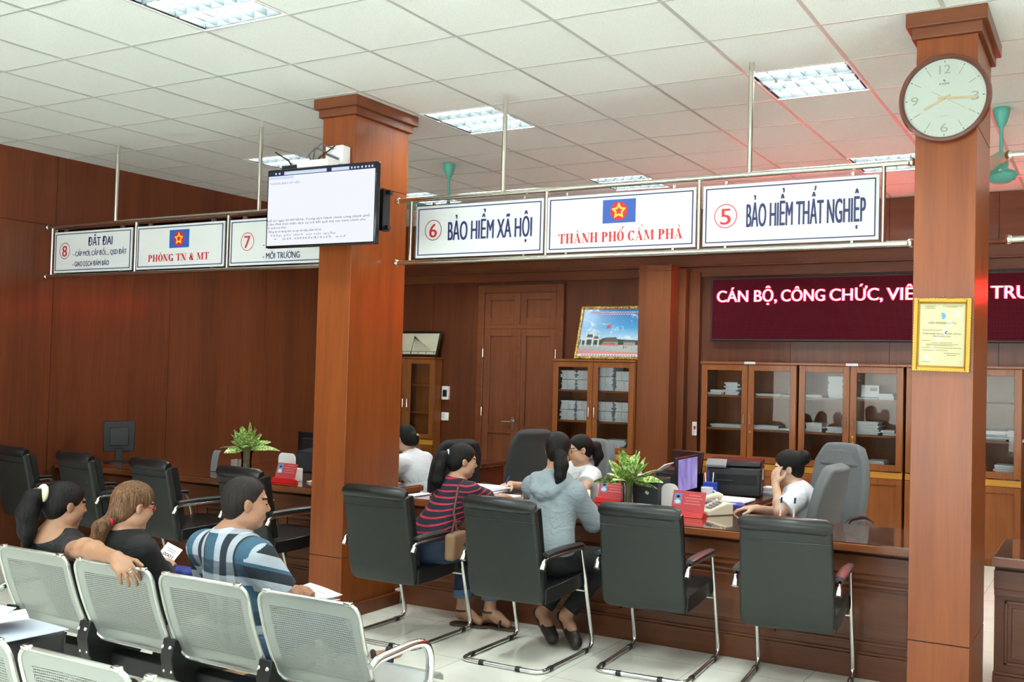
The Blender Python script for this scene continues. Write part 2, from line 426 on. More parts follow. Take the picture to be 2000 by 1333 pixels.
# back wall with frieze, cornice, pilasters and panel joints
m = MB()
jx = [XL, -6.2, -5.5, -4.30, -3.36, -2.63, -1.62, -0.62, 0.38, 1.38, 2.4, 3.4, XR]
for a, b in zip(jx, jx[1:]):
    if abs(a+5.5) < 1e-6: m.bb(a+0.002, b-0.002, YB, YB+0.02, 2.64, 2.76)
    else: m.bb(a+0.002, b-0.002, YB, YB+0.02, 0, 2.76)
m.build('wall_back', M_BACK, kind='structure', smooth=0)
MB().bb(XL-0.1, XR+0.1, YB+0.014, YB+0.1, 0, H+0.1).build('wall_back_backing', M_SEAM, kind='structure', smooth=0)
m = MB()
for a, b in zip([XL, -5.2, -3.36, -1.62, -0.62, 0.38, 2.0, 3.4], [-5.2, -3.36, -1.62, -0.62, 0.38, 2.0, 3.4, XR]):
    m.bb(a+0.002, b-0.002, YB-0.10, YB+0.015, 2.965, H)
m.build('trim_1', M_TRIM, kind='structure', smooth=0)
m = MB(); m.bb(XL, XR, YB-0.125, YB, 2.935, 2.965); m.bb(XL, XR, YB-0.06, YB, 2.82, 2.935); m.bb(XL, XR, YB-0.08, YB, 2.805, 2.822); m.bb(XL, XR, YB-0.03, YB, 2.70, 2.805)
m.build('trim_2', M_TRIM, kind='structure', smooth=0, bevel=0.004)
def pilaster(x0, x1, name):
    m = MB(); m.bb(x0, x1, YB-0.37, YB, 0, 2.80); m.bb(x0-0.01, x1+0.01, YB-0.38, YB, 2.745, 2.76)
    m.bb(x1, x1+0.08, YB-0.16, YB, 0, 2.78); m.bb(x1+0.08, x1+0.205, YB-0.06, YB, 0, 2.75)
    m.build(name, wood('pilaster_wood', '633620', '7e4828', 0.34, 0.15, (13, 13, 0.8), 0.35), kind='structure', smooth=0)
pilaster(-3.185, -2.812, 'trim_3'); pilaster(1.7, 2.07, 'trim_4')
MB().bb(XL, XR, YB-0.02, YB, 0, 0.12).build('baseboard_back', M_TRIM, kind='structure', smooth=0)
# double door with transom panels
dm = wood('door_wood', '5c3220', '7e4a2e', 0.34, 0.2, (11, 11, 0.7), 0.4)
fr = MB(); x0, x1 = -5.49, -4.30
fr.bb(x0, x0+0.09, YB-0.05, YB+0.03, 0, 2.66); fr.bb(x1-0.09, x1, YB-0.05, YB+0.03, 0, 2.66); fr.bb(x0+0.09, x1-0.09, YB-0.05, YB+0.03, 2.57, 2.66)
fr.bb(x0+0.09, x1-0.09, YB-0.04, YB+0.03, 2.14, 2.19)
door = fr.build('door_1', M_TRIM, kind='structure', smooth=0, bevel=0.004)
xm = (x0+x1)/2
for a, b in ((x0+0.09, xm-0.003), (xm+0.003, x1-0.09)):
    for z0, z1, nm in ((0.01, 2.14, 'door_leaf'), (2.19, 2.57, 'transom_panel')):
        q = MB(); s = 0.085
        q.bb(a, b, YB-0.015, YB+0.012, z0, z1)
        q.bb(a, a+s, YB-0.032, YB-0.01, z0, z1); q.bb(b-s, b, YB-0.032, YB-0.01, z0, z1)
        zz = [(z0, z0+s), (z1-s, z1)] + ([(0.9, 1.0)] if nm == 'door_leaf' else [])
        for u, v in zz: q.bb(a+s, b-s, YB-0.032, YB-0.01, u, v)
        q.build(nm, dm, door, smooth=0, bevel=0.003)
MB().bb(xm-0.022, xm+0.022, YB-0.045, YB-0.03, 0.01, 2.14).build('door_astragal', M_TRIM, door, smooth=0, bevel=0.004)
q = MB(); q.box((xm-0.06, YB-0.038, 1.02), (0.04, 0.012, 0.16)); q.tube([(xm-0.06, YB-0.04, 1.05), (xm-0.06, YB-0.085, 1.05), (xm-0.19, YB-0.085, 1.045)], 0.009, 8)
q.build('door_handle', M_STEEL, door)
for hx in (x0+0.09, x1-0.09):
    for hz in (0.35, 1.15, 1.85):
        MB().cyl((hx, YB-0.052, hz-0.05), (hx, YB-0.052, hz+0.05), 0.006, n=8).build('hinge', M_STEEL, door)

# ------------------------------------------------------------------ columns
def column(x0, x1, y0, y1, label):
    t = thing('column', label, 'column', ((x0+x1)/2, (y0+y1)/2, 0)); t['kind'] = 'structure'; t['group'] = 'wood clad columns'
    hx, hy = (x1-x0)/2, (y1-y0)/2; g = 0.0025
    m = MB()
    for a, b in ((0.08, 0.40), (0.40, 2.86), (2.86, 3.30)): m.bb(-hx, hx, -hy, hy, a+g, b-g)
    m.build('shaft', M_COLM, t, smooth=0, bevel=0.002)
    MB().bb(-hx+0.003, hx-0.003, -hy+0.003, hy-0.003, 0, H).build('joint_core', M_SEAM, t, smooth=0)
    m = MB()
    for p, a, b in ((0.022, 3.298, 3.352), (0.046, 3.35, H)): m.bb(-hx-p, hx+p, -hy-p, hy+p, a, b)
    m.build('capital', M_TRIM, t, smooth=0, bevel=0.004)
    MB().bb(-hx-0.025, hx+0.025, -hy-0.025, hy+0.025, 0, 0.085).build('plinth', M_TRIM, t, smooth=0, bevel=0.004)
    return t
column(-3.378, -3.098, 2.472, 3.015, 'wood clad square column carrying the television')
column(0.468, 0.750, 2.465, 3.015, 'wood clad square column carrying the round clock and the gilt certificate')
# ------------------------------------------------------------------ service counters
def counter(x0, x1, label, ends=(), npan=None):
    t = thing('service_counter', label, 'counter', (x0, 2.98, 0), group='wood service counters'); L = x1-x0
    TOP = 0.748
    m = MB(); m.bb(0, L, 0.10, 0.13, 0.0, 0.70)
    for xe in (0, L-0.03): m.bb(xe, xe+0.03, 0.13, 0.66, 0.0, 0.70)
    m.bb(0.03, L-0.03, 0.13, 0.64, 0.60, 0.63)
    m.build('body', M_CTR, t, smooth=0)
    m = MB(); m.bb(-0.004, L+0.004, 0.075, 0.11, 0.0, 0.13); m.bb(-0.004, L+0.004, 0.085, 0.11, 0.13, 0.145); m.build('plinth', M_CTR, t, smooth=0, bevel=0.003)
    m = MB(); m.bb(0, L, 0.06, 0.11, 0.575, 0.675); m.bb(0, L, 0.075, 0.11, 0.54, 0.577); m.build('fascia', M_CTR, t, smooth=0, bevel=0.004)
    n = npan or max(1, round(L/0.9)); w = L/n
    for i in range(n):
        a, b = i*w+0.05, (i+1)*w-0.05; z0, z1 = 0.185, 0.515; s = 0.035; m = MB()
        m.bb(a+s, b-s, 0.093, 0.101, z0+s, z1-s)
        for q in ((a, a+0.016, z0, z1), (b-0.016, b, z0, z1), (a, b, z0, z0+0.016), (a, b, z1-0.016, z1)): m.bb(q[0], q[1], 0.086, 0.101, q[2], q[3])
        m.build('panel', M_CTR, t, smooth=0, bevel=0.003)
    MB().bb(-0.012, L+0.012, 0, 0.69, 0.70, TOP-0.006).build('top', M_CTOP, t, smooth=0, bevel=0.004)
    MB().bb(0.004, L-0.004, 0.012, 0.68, TOP-0.006, TOP).build('glass_sheet', plain('desk_glass', '5a3420', 0.05, coat=1.0, spec=0.9, var=0.12, vscale=3), t, smooth=0)
    return t
CT = 0.748
counter(-6.86, -3.40, 'long wood counter running from the left wall to the television column', npan=4)
counter(-3.075, 0.445, 'long wood counter between the two columns where two women are being served', npan=4)
counter(0.795, 3.6, 'wood counter past the clock column, only its corner in view', npan=3)

# ------------------------------------------------------------------ visitor chairs (origin: middle of the rear floor rail)
M_LEATH = plain('black_leather', '17191a', 0.34, spec=0.5, bump=0.12, bscale=120)
M_LEATHB = plain('chair_back_leather', '242826', 0.5, spec=0.4, bump=0.1, bscale=260, var=0.08, vscale=14)
def make_chair():
    t = thing('visitor_chair', '', 'chair')
    a = 0.262; r = 0.0125
    right = [(a, -0.005, 0.575), (a, 0.0, 0.612), (a, 0.05, 0.626), (a, 0.425, 0.628), (a, 0.595, 0.0135), (a, 0.0, 0.0135)]
    left = [(-x, y, z) for x, y, z in right][::-1]
    pts = fillet(right+left, [0.02, 0.02, 0.035, 0.07, 0.06, 0.06, 0.07, 0.035, 0.02, 0.02], 7)
    fr = MB().tube(pts, r, 12).build('frame', M_CHROME, t)
    for s in (-1, 1):
        MB().cyl((s*a, -0.012, 0.568), (s*a, 0.006, 0.600), 0.019, 0.017, 14).build('collar', M_CHROME, fr)
        pad = MB(); n = 9
        P = []
        for i in range(n):
            y = 0.02+0.40*i/(n-1); w = 0.026*(1-0.25*abs(2*i/(n-1)-1)**3)
            P.append([(s*a-w, y, 0.640+0.008*math.sin(PI*i/(n-1))), (s*a-w*0.4, y, 0.648+0.008*math.sin(PI*i/(n-1))), (s*a+w*0.4, y, 0.648+0.008*math.sin(PI*i/(n-1))), (s*a+w, y, 0.640+0.008*math.sin(PI*i/(n-1)))])
        pad.sheet(P, 0.022).build('armrest', plain('armrest_plastic', '26282a', 0.4), t, bevel=0.004)
        for y in (0.10, 0.50): MB().cyl((s*a, y-0.014, 0.0125), (s*a, y+0.014, 0.0125), 0.0165, n=12).build('glide', M_BLACK, t)
    for x in (-0.12, 0.12): MB().cyl((x-0.014, 0, 0.0125), (x+0.014, 0, 0.0125), 0.0165, n=12).build('glide', M_BLACK, t)
    MB().cyl((-a, 0.498, 0.366), (a, 0.498, 0.366), 0.010, n=10).build('seat_rod', M_CHROME, t)
    # back shell
    prof = [(0.085, 0.375), (0.055, 0.40), (0.04, 0.46), (0.025, 0.55), (0.005, 0.66), (-0.018, 0.78), (-0.035, 0.86), (-0.04, 0.895)]
    P = []
    for y, z in prof:
        k = (z-0.375)/0.52; hw = 0.243-0.012*k-0.02*max(0, 0.06-k)/0.06
        P.append([(hw*u, y-0.012*(1-u*u)+0.0, z) for u in np.linspace(-1, 1, 11)])
    MB().sheet(P, 0.055).build('backrest', M_LEATHB, t, bevel=0.016, segs=3, smooth=60)
    m = MB()
    m.tube([(-0.228, -0.043, 0.898), (-0.20, -0.052, 0.905), (0, -0.056, 0.907), (0.20, -0.052, 0.905), (0.228, -0.043, 0.898)], [0.03, 0.041, 0.042, 0.041, 0.03], 16)
    # front padding cushion of the back
    Q = []
    for y, z in [(0.075, 0.47), (0.055, 0.58), (0.03, 0.70), (0.008, 0.82), (-0.008, 0.89)]:
        Q.append([(0.222*u, y+0.018*(1-u*u)**0.5+0.016, z) for u in np.linspace(-0.98, 0.98, 9)])
    m.sheet(Q, 0.04)
    m.build('headroll', M_LEATH, t, smooth=60)
    MB().tube([(x, -0.058-0.012*(1-(x/0.235)**2), 0.822) for x in np.linspace(-0.225, 0.225, 9)], 0.0028, 6).build('stitching', M_BLACK, t)
    S = []
    for y, z in [(0.07, 0.405), (0.14, 0.408), (0.26, 0.412), (0.38, 0.42), (0.48, 0.43), (0.535, 0.425), (0.555, 0.40)]:
        S.append([(0.243*u, y, z+0.006*(1-u**4)-0.012*(1-u*u)*math.sin(PI*min(1, max(0, (y-0.07)/0.45)))) for u in np.linspace(-1, 1, 11)])
    MB().sheet(S, 0.085).build('seat', M_LEATH, t, bevel=0.02, segs=3, smooth=60)
    return t
CH = [(-2.535, 2.17, 0.0, 'black leather visitor chair against the television column, under the woman in the striped shirt'),
      (-1.66, 2.175, 0.0, 'black leather visitor chair under the woman in the grey hoodie'),
      (-0.92, 2.41, 4.0, 'empty black visitor chair between the hoodie woman and the chair beside the clock column'),
      (-0.12, 2.42, 6.0, 'empty black visitor chair beside the clock column'),
      (-3.93, 2.42, -7.0, 'black visitor chair behind the head of the man in plaid'),
      (-4.84, 2.42, -7.0, 'black visitor chair behind the woman with brown hair'),
      (-5.69, 2.42, -7.0, 'black visitor chair seen between the two seated women'),
      (-6.50, 2.42, -5.0, 'dark visitor chair at the left wall, cut by the photo edge'),
      (1.42, 2.42, 0.0, 'black visitor chair past the clock column, one chrome arm in view')]
chair0 = None
for x, y, r, lab in CH:
    if chair0 is None: chair0 = make_chair(); c = chair0; c.location = (x, y, 0); c['label'] = lab
    else: c = dup_thing(chair0, lab, (x, y, 0), math.radians(r))
    c['group'] = 'visitor chairs along the counters'

# ------------------------------------------------------------------ perforated steel waiting benches
def perforated():
    t = NT('perforated_steel'); v = t.coord('Object'); x, y, z = t.xyz(v)
    def cell(a, p):
        f = t.math('FRACT', t.math('ADD', t.math('DIVIDE', a, p), 50.0)); return t.math('SUBTRACT', f, 0.5)
    p = 0.0088; row = t.math('FLOOR', t.math('ADD', t.math('DIVIDE', z, p), 50.0))
    odd = t.math('MULTIPLY', t.math('MODULO', row, 2.0), p*0.5)
    cx = cell(t.math('ADD', x, odd), p); cz = cell(z, p)
    d = t.math('SQRT', t.math('ADD', t.math('MULTIPLY', cx, cx), t.math('MULTIPLY', cz, cz)))
    hole = t.math('LESS_THAN', d, 0.35)
    ina = t.math('MULTIPLY', t.math('LESS_THAN', t.math('ABSOLUTE', x), 0.20), t.math('LESS_THAN', t.math('ABSOLUTE', t.math('SUBTRACT', z, 0.617)), 0.128))
    hole = t.math('MULTIPLY', hole, ina)
    tr = t.add('ShaderNodeBsdfTransparent'); mx = t.add('ShaderNodeMixShader')
    t.b.inputs['Base Color'].default_value = (*lin('a4aaa6'), 1); t.b.inputs['Metallic'].default_value = 0.55; t.b.inputs['Roughness'].default_value = 0.34
    t.link(hole, mx.inputs[0]); t.link(t.b.outputs[0], mx.inputs[1]); t.link(tr.outputs[0], mx.inputs[2]); t.link(mx.outputs[0], t.o.inputs[0])
    return t.m
M_PERF = perforated()
M_SHEET = plain('brushed_steel_sheet', 'b4b9b8', 0.36, 0.6, var=0.04, vscale=20)
M_RIM = plain('polished_rim', 'c9ccc6', 0.25, 0.8)
M_BEAM = plain('beam_black', '0b0c0c', 0.45)
def rr_rows(zs, hw, rad, z0, z1):
    out = []
    for z in zs:
        d0 = min(z-z0, z1-z); k = 0.0
        if d0 < rad: k = rad-math.sqrt(max(0, rad*rad-(rad-d0)**2))
        out.append(hw-k)
    return out
def seat_back(t, x):
    z0, z1 = 0.435, 0.80; zs = list(z0+np.array([0, .004, .012, .024, .04, .06]))+list(np.linspace(z0+0.09, z1-0.09, 8))+list(z1-np.array([.06, .04, .024, .012, .004, 0]))
    hw = rr_rows(zs, 0.245, 0.05, z0, z1)
    yf = lambda z: 0.13*(z1-z)/(z1-z0)-0.014*math.sin(PI*(z-z0)/(z1-z0))
    P = [[(h*u, yf(z)+0.010*(1-u*u), z) for u in np.linspace(-1, 1, 15)] for z, h in zip(zs, hw)]
    o = MB().sheet(P, 0.003).build('seat_back', M_PERF, t, smooth=60, loc=(x, 0, 0))
    rim = [(-h, yf(z), z) for z, h in zip(zs, hw)]+[(h, yf(z), z) for z, h in list(zip(zs, hw))[::-1]]
    MB().tube(rim, 0.008, 8, closed=True).build('rim', M_RIM, o)
    for s in (-1, 1): MB().box((s*0.20, yf(z1)-0.002, z1+0.004), (0.035, 0.02, 0.014)).build('clip', M_CHROME, o, bevel=0.004)
    S = []
    for y, z in [(0.132, 0.434), (0.18, 0.430), (0.28, 0.428), (0.38, 0.435), (0.45, 0.444), (0.485, 0.442), (0.503, 0.43), (0.506, 0.41)]:
        S.append([(0.245*u, y, z) for u in np.linspace(-1, 1, 9)])
    MB().sheet(S, 0.004).build('seat_pan', M_SHEET, t, smooth=60, loc=(x, 0, 0))
def bench(loc, xs, label, arm_right=True, arm_left=True):
    t = thing('waiting_bench', label, 'bench', (*loc, 0), group='perforated steel waiting benches')
    for x in xs: seat_back(t, x)
    a, b = min(xs)-0.25, max(xs)+0.25
    MB().box(((a+b)/2, 0.225, 0.318), (b-a, 0.08, 0.08)).build('beam', M_BEAM, t, bevel=0.006)
    js = [a-0.01]+[(p+q)/2 for p, q in zip(xs, xs[1:])]+[b+0.01]
    for x in js:
        m = MB()
        pr = [(0.078, 0.515), (0.095, 0.512), (0.122, 0.47), (0.136, 0.428), (0.20, 0.412), (0.36, 0.404), (0.46, 0.415), (0.465, 0.39), (0.34, 0.345), (0.29, 0.27), (0.17, 0.27), (0.115, 0.31), (0.078, 0.37), (0.064, 0.44)]
        m.pyz(pr, x-0.034, x+0.034); br = m.build('bracket', M_BEAM, t, bevel=0.004)
        m = MB()
        for s in (-1, 1): m.sph((x+s*0.022, 0.068, 0.485), 0.009, 10, 6); m.sph((x+s*0.022, 0.078, 0.385), 0.007, 10, 6)
        m.build('bolt', M_CHROME, br)
    for x in (a+0.45, b-0.45):
        m = MB(); m.tube(fillet([(x, -0.10, 0.02), (x, 0.17, 0.05), (x, 0.225, 0.30)], 0.05, 6), 0.02, 10); m.tube(fillet([(x, 0.52, 0.02), (x, 0.27, 0.05), (x, 0.225, 0.30)], 0.05, 6), 0.02, 10)
        m.cyl((x, -0.10, 0.0), (x, -0.10, 0.02), 0.025); m.cyl((x, 0.52, 0.0), (x, 0.52, 0.02), 0.025)
        m.build('leg', M_CHROME, t)
    for x, on in ((b+0.035, arm_right), (a-0.035, arm_left)):
        if on: MB().tube(fillet([(x, 0.03, 0.585), (x, 0.06, 0.605), (x, 0.27, 0.615), (x, 0.34, 0.60), (x, 0.37, 0.54), (x, 0.36, 0.42), (x, 0.30, 0.365), (x, 0.20, 0.335)], 0.04, 5), [0.016]*0 or 0.0165, 12).build('armrest', M_CHROME, t)
    return t
bench((0, 0.29), [-2.88, -2.345, -1.81, -1.262], 'four seat perforated steel bench with three waiting people')
bench((0, -0.60), [-1.81, -1.272, -0.735], 'perforated steel bench in front, cut by the lower left corner', True, True)

# ------------------------------------------------------------------ sign rows hung from the ceiling
M_BOARD = plain('sign_board_white', 'd2d7d8', 0.35)
M_ACR = glass('acrylic', (0.93, 0.93, 0.95), 1.4, 0.02)
def sign_frame(x0, x1, posts, poles, label, caps=(True, True)):
    t = thing('sign_rack', label, 'sign frame', (0, 2.83, 0), group='stainless sign frames')
    for z in (2.783, 2.358):
        m = MB(); m.cyl((x0, 0, z), (x1, 0, z), 0.0165, n=14); r = m.build('rail', M_STEEL, t)
        for x, on in ((x0, caps[0]), (x1, caps[1])):
            if on: MB().sph((x, 0, z), 0.024, 14, 10).build('end_ball', M_STEEL, r)
    for x in posts: MB().cyl((x, 0, 2.358), (x, 0, 2.783), 0.0125, n=12).build('post', M_STEEL, t)
    for x in poles: MB().cyl((x, 0, 2.78), (x, 0, H), 0.0155, n=12).build('pole', M_STEEL, t)
    return t
sign_frame(-6.86, -3.55, [-6.79, -5.709, -4.655, -3.60], [-5.97, -4.34], 'stainless tube frame holding the signs numbered 8 and 7')
sign_frame(-3.02, 0.388, [-2.905, -1.835, -0.805, 0.245], [-2.165, -0.503], 'stainless tube frame holding the signs numbered 6 and 5')
sign_frame(0.862, 3.4, [0.98, 2.0, 3.0], [1.4, 2.8], 'stainless tube frame whose rail ends show past the clock column')
def ring(mb, c, r0, r1, n=48):
    v = []; f = []
    for k in range(n):
        a = 2*PI*k/n; v += [(c[0]+r0*math.cos(a), c[1], c[2]+r0*math.sin(a)), (c[0]+r1*math.cos(a), c[1], c[2]+r1*math.sin(a))]
    for k in range(n):
        j = (k+1) % n; f.append((2*k, 2*k+1, 2*j+1, 2*j))
    return mb.raw(v, f)
EX, EZ = (1, 0, 0), (0, 0, 1)
# heavy poster serif capitals, drawn as polygons on a unit cap height
def serif_glyph(ch):
    bx = lambda x0, x1, z0, z1: [(x0, z0), (x1, z0), (x1, z1), (x0, z1)]
    st = lambda x: [bx(x, x+.2, 0, 1), bx(x-.08, x+.28, 0, .045), bx(x-.08, x+.28, .955, 1)]
    def bowl(cx, cz, rx, rz, ix, iz, a0, a1, n=20):
        A = np.linspace(a0, a1, n); return [[(cx+rx*math.cos(a), cz+rz*math.sin(a)), (cx+rx*math.cos(b), cz+rz*math.sin(b)), (cx+ix*math.cos(b), cz+iz*math.sin(b)), (cx+ix*math.cos(a), cz+iz*math.sin(a))] for a, b in zip(A, A[1:])]
    if ch == 'T': return [bx(.27, .47, 0, 1), bx(.18, .56, 0, .045), bx(0, .74, .95, 1), [(0, .72), (.03, .72), (.12, .95), (0, .95)], [(.71, .72), (.74, .72), (.74, .95), (.62, .95)]], .74
    if ch == 'H': return st(.08)+st(.56)+[bx(.28, .56, .48, .53)], .84
    if ch == 'N': return [bx(.1, .14, 0, 1), bx(0, .25, 0, .045), bx(.66, .70, 0, 1), bx(.56, .80, .955, 1), [(.0, 1), (.24, 1), (.70, 0), (.62, 0), (.45, .1)], ], .80
    if ch == 'P': return st(.08)+bowl(.30, .72, .36, .28, .14, .235, -PI/2, PI/2)+[bx(.2, .31, .955, 1), bx(.2, .31, .44, .485)], .68
    if ch == 'O': return bowl(.37, .5, .37, .51, .15, .465, 0, 2*PI, 40), .74
    if ch == 'C': return bowl(.37, .5, .37, .51, .15, .465, .7, 2*PI-.7, 36)+[[(.62, .66), (.67, .66), (.67, 1), (.63, 1), (.58, .88)], bx(.5, .66, .14, .18)], .70
    if ch == 'G': return bowl(.37, .5, .37, .51, .15, .465, .75, 2*PI-.62, 36)+[[(.62, .66), (.67, .66), (.67, 1), (.63, 1), (.58, .88)], bx(.5, .70, .0, .4), bx(.42, .78, .36, .405)], .78
    if ch == 'M': return [bx(.1, .14, 0, 1), bx(0, .25, 0, .045), bx(.75, .95, 0, 1), bx(.67, 1.03, 0, .045), bx(.78, 1.03, .955, 1), bx(0, .2, .955, 1), [(.06, 1), (.28, 1), (.52, .2), (.46, 0)], [(.46, 0), (.50, 0), (.80, 1), (.75, 1)]], 1.03
    if ch == 'A': return [[(.10, .03), (.14, .03), (.40, .97), (.35, .95)], [(.30, 1), (.42, 1), (.74, .03), (.52, .03)], bx(.2, .55, .28, .32), bx(.0, .25, 0, .045), bx(.44, .84, 0, .045)], .84
    if ch == '&': return bowl(.36, .26, .30, .27, .12, .22, .9, 2*PI-.35, 24)+bowl(.36, .76, .20, .25, .07, .20, -.9, PI+.9, 22)+[[(.18, .60), (.38, .66), (.74, 0), (.50, 0)], [(.52, .30), (.66, .55), (.62, .58), (.48, .34)], bx(.54, .80, .53, .57)], .82
    return [], .3
def accents(ch, w):
    m = w/2; o = []
    if '^' in ch: o += [[(m-.2, 1.06), (m-.13, 1.06), (m, 1.17), (m, 1.25)], [(m+.2, 1.06), (m+.13, 1.06), (m, 1.17), (m, 1.25)]]
    k = .22 if '^' in ch else 0; q = .22 if '^' in ch else 0
    if '`' in ch: o += [[(m-.18, 1.28), (m-.02, 1.28), (m+.1, 1.06), (m+.05, 1.06)]]
    if "'" in ch: o += [[(m+.1+q*.3, 1.10+k*.5), (m+.15+q*.3, 1.10+k*.5), (m+.34, 1.36+k*.5), (m+.18, 1.36+k*.5)]]
    if '?' in ch:
        c = (m+q, 1.27+k); A = np.linspace(PI*.95, -PI*.45, 10); R0, R1 = .10, .05
        o += [[(c[0]+R0*math.cos(a), c[1]+R0*math.sin(a)), (c[0]+R0*math.cos(b), c[1]+R0*math.sin(b)), (c[0]+R1*math.cos(b), c[1]+R1*math.sin(b)), (c[0]+R1*math.cos(a), c[1]+R1*math.sin(a))] for a, b in zip(A, A[1:])]
        o += [[(c[0]-.0, c[1]-.19), (c[0]+.05, c[1]-.19), (c[0]+.06, c[1]-.06), (c[0]+.0, c[1]-.08)]]
    return o
def serif_line(chars, x0, x1, base, cap, y, mat, parent):
    """chars: list of (letter, accents)"""
    polys = []; pen = 0.0
    for ch, ac in chars:
        if ch == ' ': pen += 0.34; continue
        g, w = serif_glyph(ch)
        polys += [[(pen+a, b) for a, b in p] for p in g+accents(ac, w)]; pen += w+0.07
    s = (x1-x0)/(pen-0.07); m = MB()
    for p in polys: m.raw([(x0+a*s, y, base+b*cap) for a, b in p], [tuple(range(len(p)))])
    return m.build('lettering', mat, parent, smooth=0)
def board(xc, label, z=2.5575, w=1.0, h=0.347):
    t = thing('sign_board', label, 'sign board', (xc, 2.815, z), group='white sign boards under the ceiling')
    MB().box((0, 0.012, 0.0), (w, 0.008, h)).build('plate', M_BOARD, t, smooth=0)
    m = MB(); i = 0.02
    for s in (-1, 1):
        m.box((s*(w/2-i), 0.0065, 0), (0.006, 0.004, h-2*i)); m.box((0, 0.0065, s*(h/2-i)), (w-2*i+0.006, 0.004, 0.006))
    m.build('border', M_NAVY, t, smooth=0)
    MB().box((0, 0.02, 0), (w+0.035, 0.006, h+0.045)).build('acrylic_sheet', M_ACR, t, smooth=0)
    for sx in (-1, 1):
        for sz in (-1, 1): MB().box((sx*w*0.36, 0.014, sz*(h/2+0.012)), (0.014, 0.02, 0.02)).build('clip', M_STEEL, t, smooth=0)
    return t
def number(t, x, z, d, r=0.069):
    ring(MB(), (x, 0.0065, z), r-0.005, r).build('number_ring', M_RED if d != '8' and d != '6' else plain('ring_dark_red', '8a2030', 0.5), t, smooth=0)
    lettering(d, (0, 0.0065, 0), EX, EZ, x-0.03, x+0.03, z-0.048, 0.096, M_RED, t, 0.045, name='number')
def emblem(t, x, z, w=0.22, h=0.142):
    MB().box((x, 0.006, z), (w, 0.004, h)).build('emblem_field', plain('emblem_blue', '2f56a8', 0.5), t, smooth=0)
    MB().cyl((x, 0.0045, z), (x, 0.002, z), h*0.40, n=36).build('emblem_disc', M_RED, t, smooth=0)
    m = MB(); R0, R1 = h*0.37, h*0.19
    P = [((R0 if k % 2 == 0 else R1)*math.cos(PI/2+k*PI/5), (R0 if k % 2 == 0 else R1)*math.sin(PI/2+k*PI/5)) for k in range(10)]
    for k in range(10):
        a, b = P[k], P[(k+1) % 10]; f = 0.52
        m.raw([(x+a[0], 0.0012, z+a[1]), (x+b[0], 0.0012, z+b[1]), (x+b[0]*f, 0.0012, z+b[1]*f), (x+a[0]*f, 0.0012, z+a[1]*f)], [(0, 1, 2, 3)])
    m.build('emblem_star', plain('emblem_gold', 'f0c040', 0.4), t, smooth=0)
O = (0, 0.0065, 0)
def put(t, s, x0, x1, base, cap, mat=None, bold=0.03):
    c = t.location; lettering(s, O, EX, EZ, x0-c[0], None if x1 is None else x1-c[0], base-c[2], cap, mat or M_NAVY, t, bold)
s5 = board(-0.277, 'white sign board numbered 5, reading Bảo hiểm thất nghiệp'); number(s5, -0.638+0.277, -0.005, '5')
put(s5, 'BẢO HIỂM THẤT NGHIỆP', -0.512, 0.152, 2.483, 0.138, bold=0.04)
sm = board(-1.322, 'white emblem sign board with red lettering between signs 6 and 5'); emblem(sm, 0.002, 0.062)
serif_line([(c, a) for c, a in [('T', ''), ('H', ''), ('A', '`'), ('N', ''), ('H', ''), (' ', ''), ('P', ''), ('H', ''), ('O', "^'"), (' ', ''), ('C', ''), ('A', '^?'), ('M', ''), (' ', ''), ('P', ''), ('H', ''), ('A', '?')]],
           -1.738+1.322, -0.900+1.322, 2.437-2.5575, 0.060, 0.0055, M_RED, sm)
s6 = board(-2.352, 'white sign board numbered 6, reading Bảo hiểm xã hội'); number(s6, -2.709+2.352, 0.01, '6')
put(s6, 'BẢO HIỂM XÃ HỘI', -2.585, -1.936, 2.494, 0.129, bold=0.04)
s8 = board(-6.245, 'white sign board numbered 8, reading Đất đai'); number(s8, -6.604+6.245, 0.012, '8')
put(s8, 'ĐẤT ĐAI', -6.297, -5.988, 2.601, 0.074, bold=0.04)
put(s8, '- CẤP MỚI, CẤP ĐỔI..., QSD ĐẤT', -6.488, -5.808, 2.519, 0.042, bold=0.03)
put(s8, '- GIAO DỊCH ĐẢM BẢO', -6.493, -6.022, 2.433, 0.042, bold=0.03)
sf = board(-5.184, 'white emblem sign board with red lettering between signs 8 and 7'); emblem(sf, 0.0, 0.058)
serif_line([(c, a) for c, a in [('P', ''), ('H', ''), ('O', '`'), ('N', ''), ('G', ''), (' ', ''), ('T', ''), ('N', ''), (' ', ''), ('&', ''), (' ', ''), ('M', ''), ('T', '')]],
           -5.541+5.184, -4.846+5.184, 2.442-2.5575, 0.056, 0.0055, M_RED, sf)
s7 = board(-4.125, 'white sign board numbered 7, half hidden by the television'); number(s7, -4.438+4.125, 0.004, '7')
put(s7, '- C', -4.273, None, 2.513, 0.045, bold=0.03)
put(s7, '- MÔI TRƯỜNG', -4.273, -3.905, 2.424, 0.048, bold=0.03)

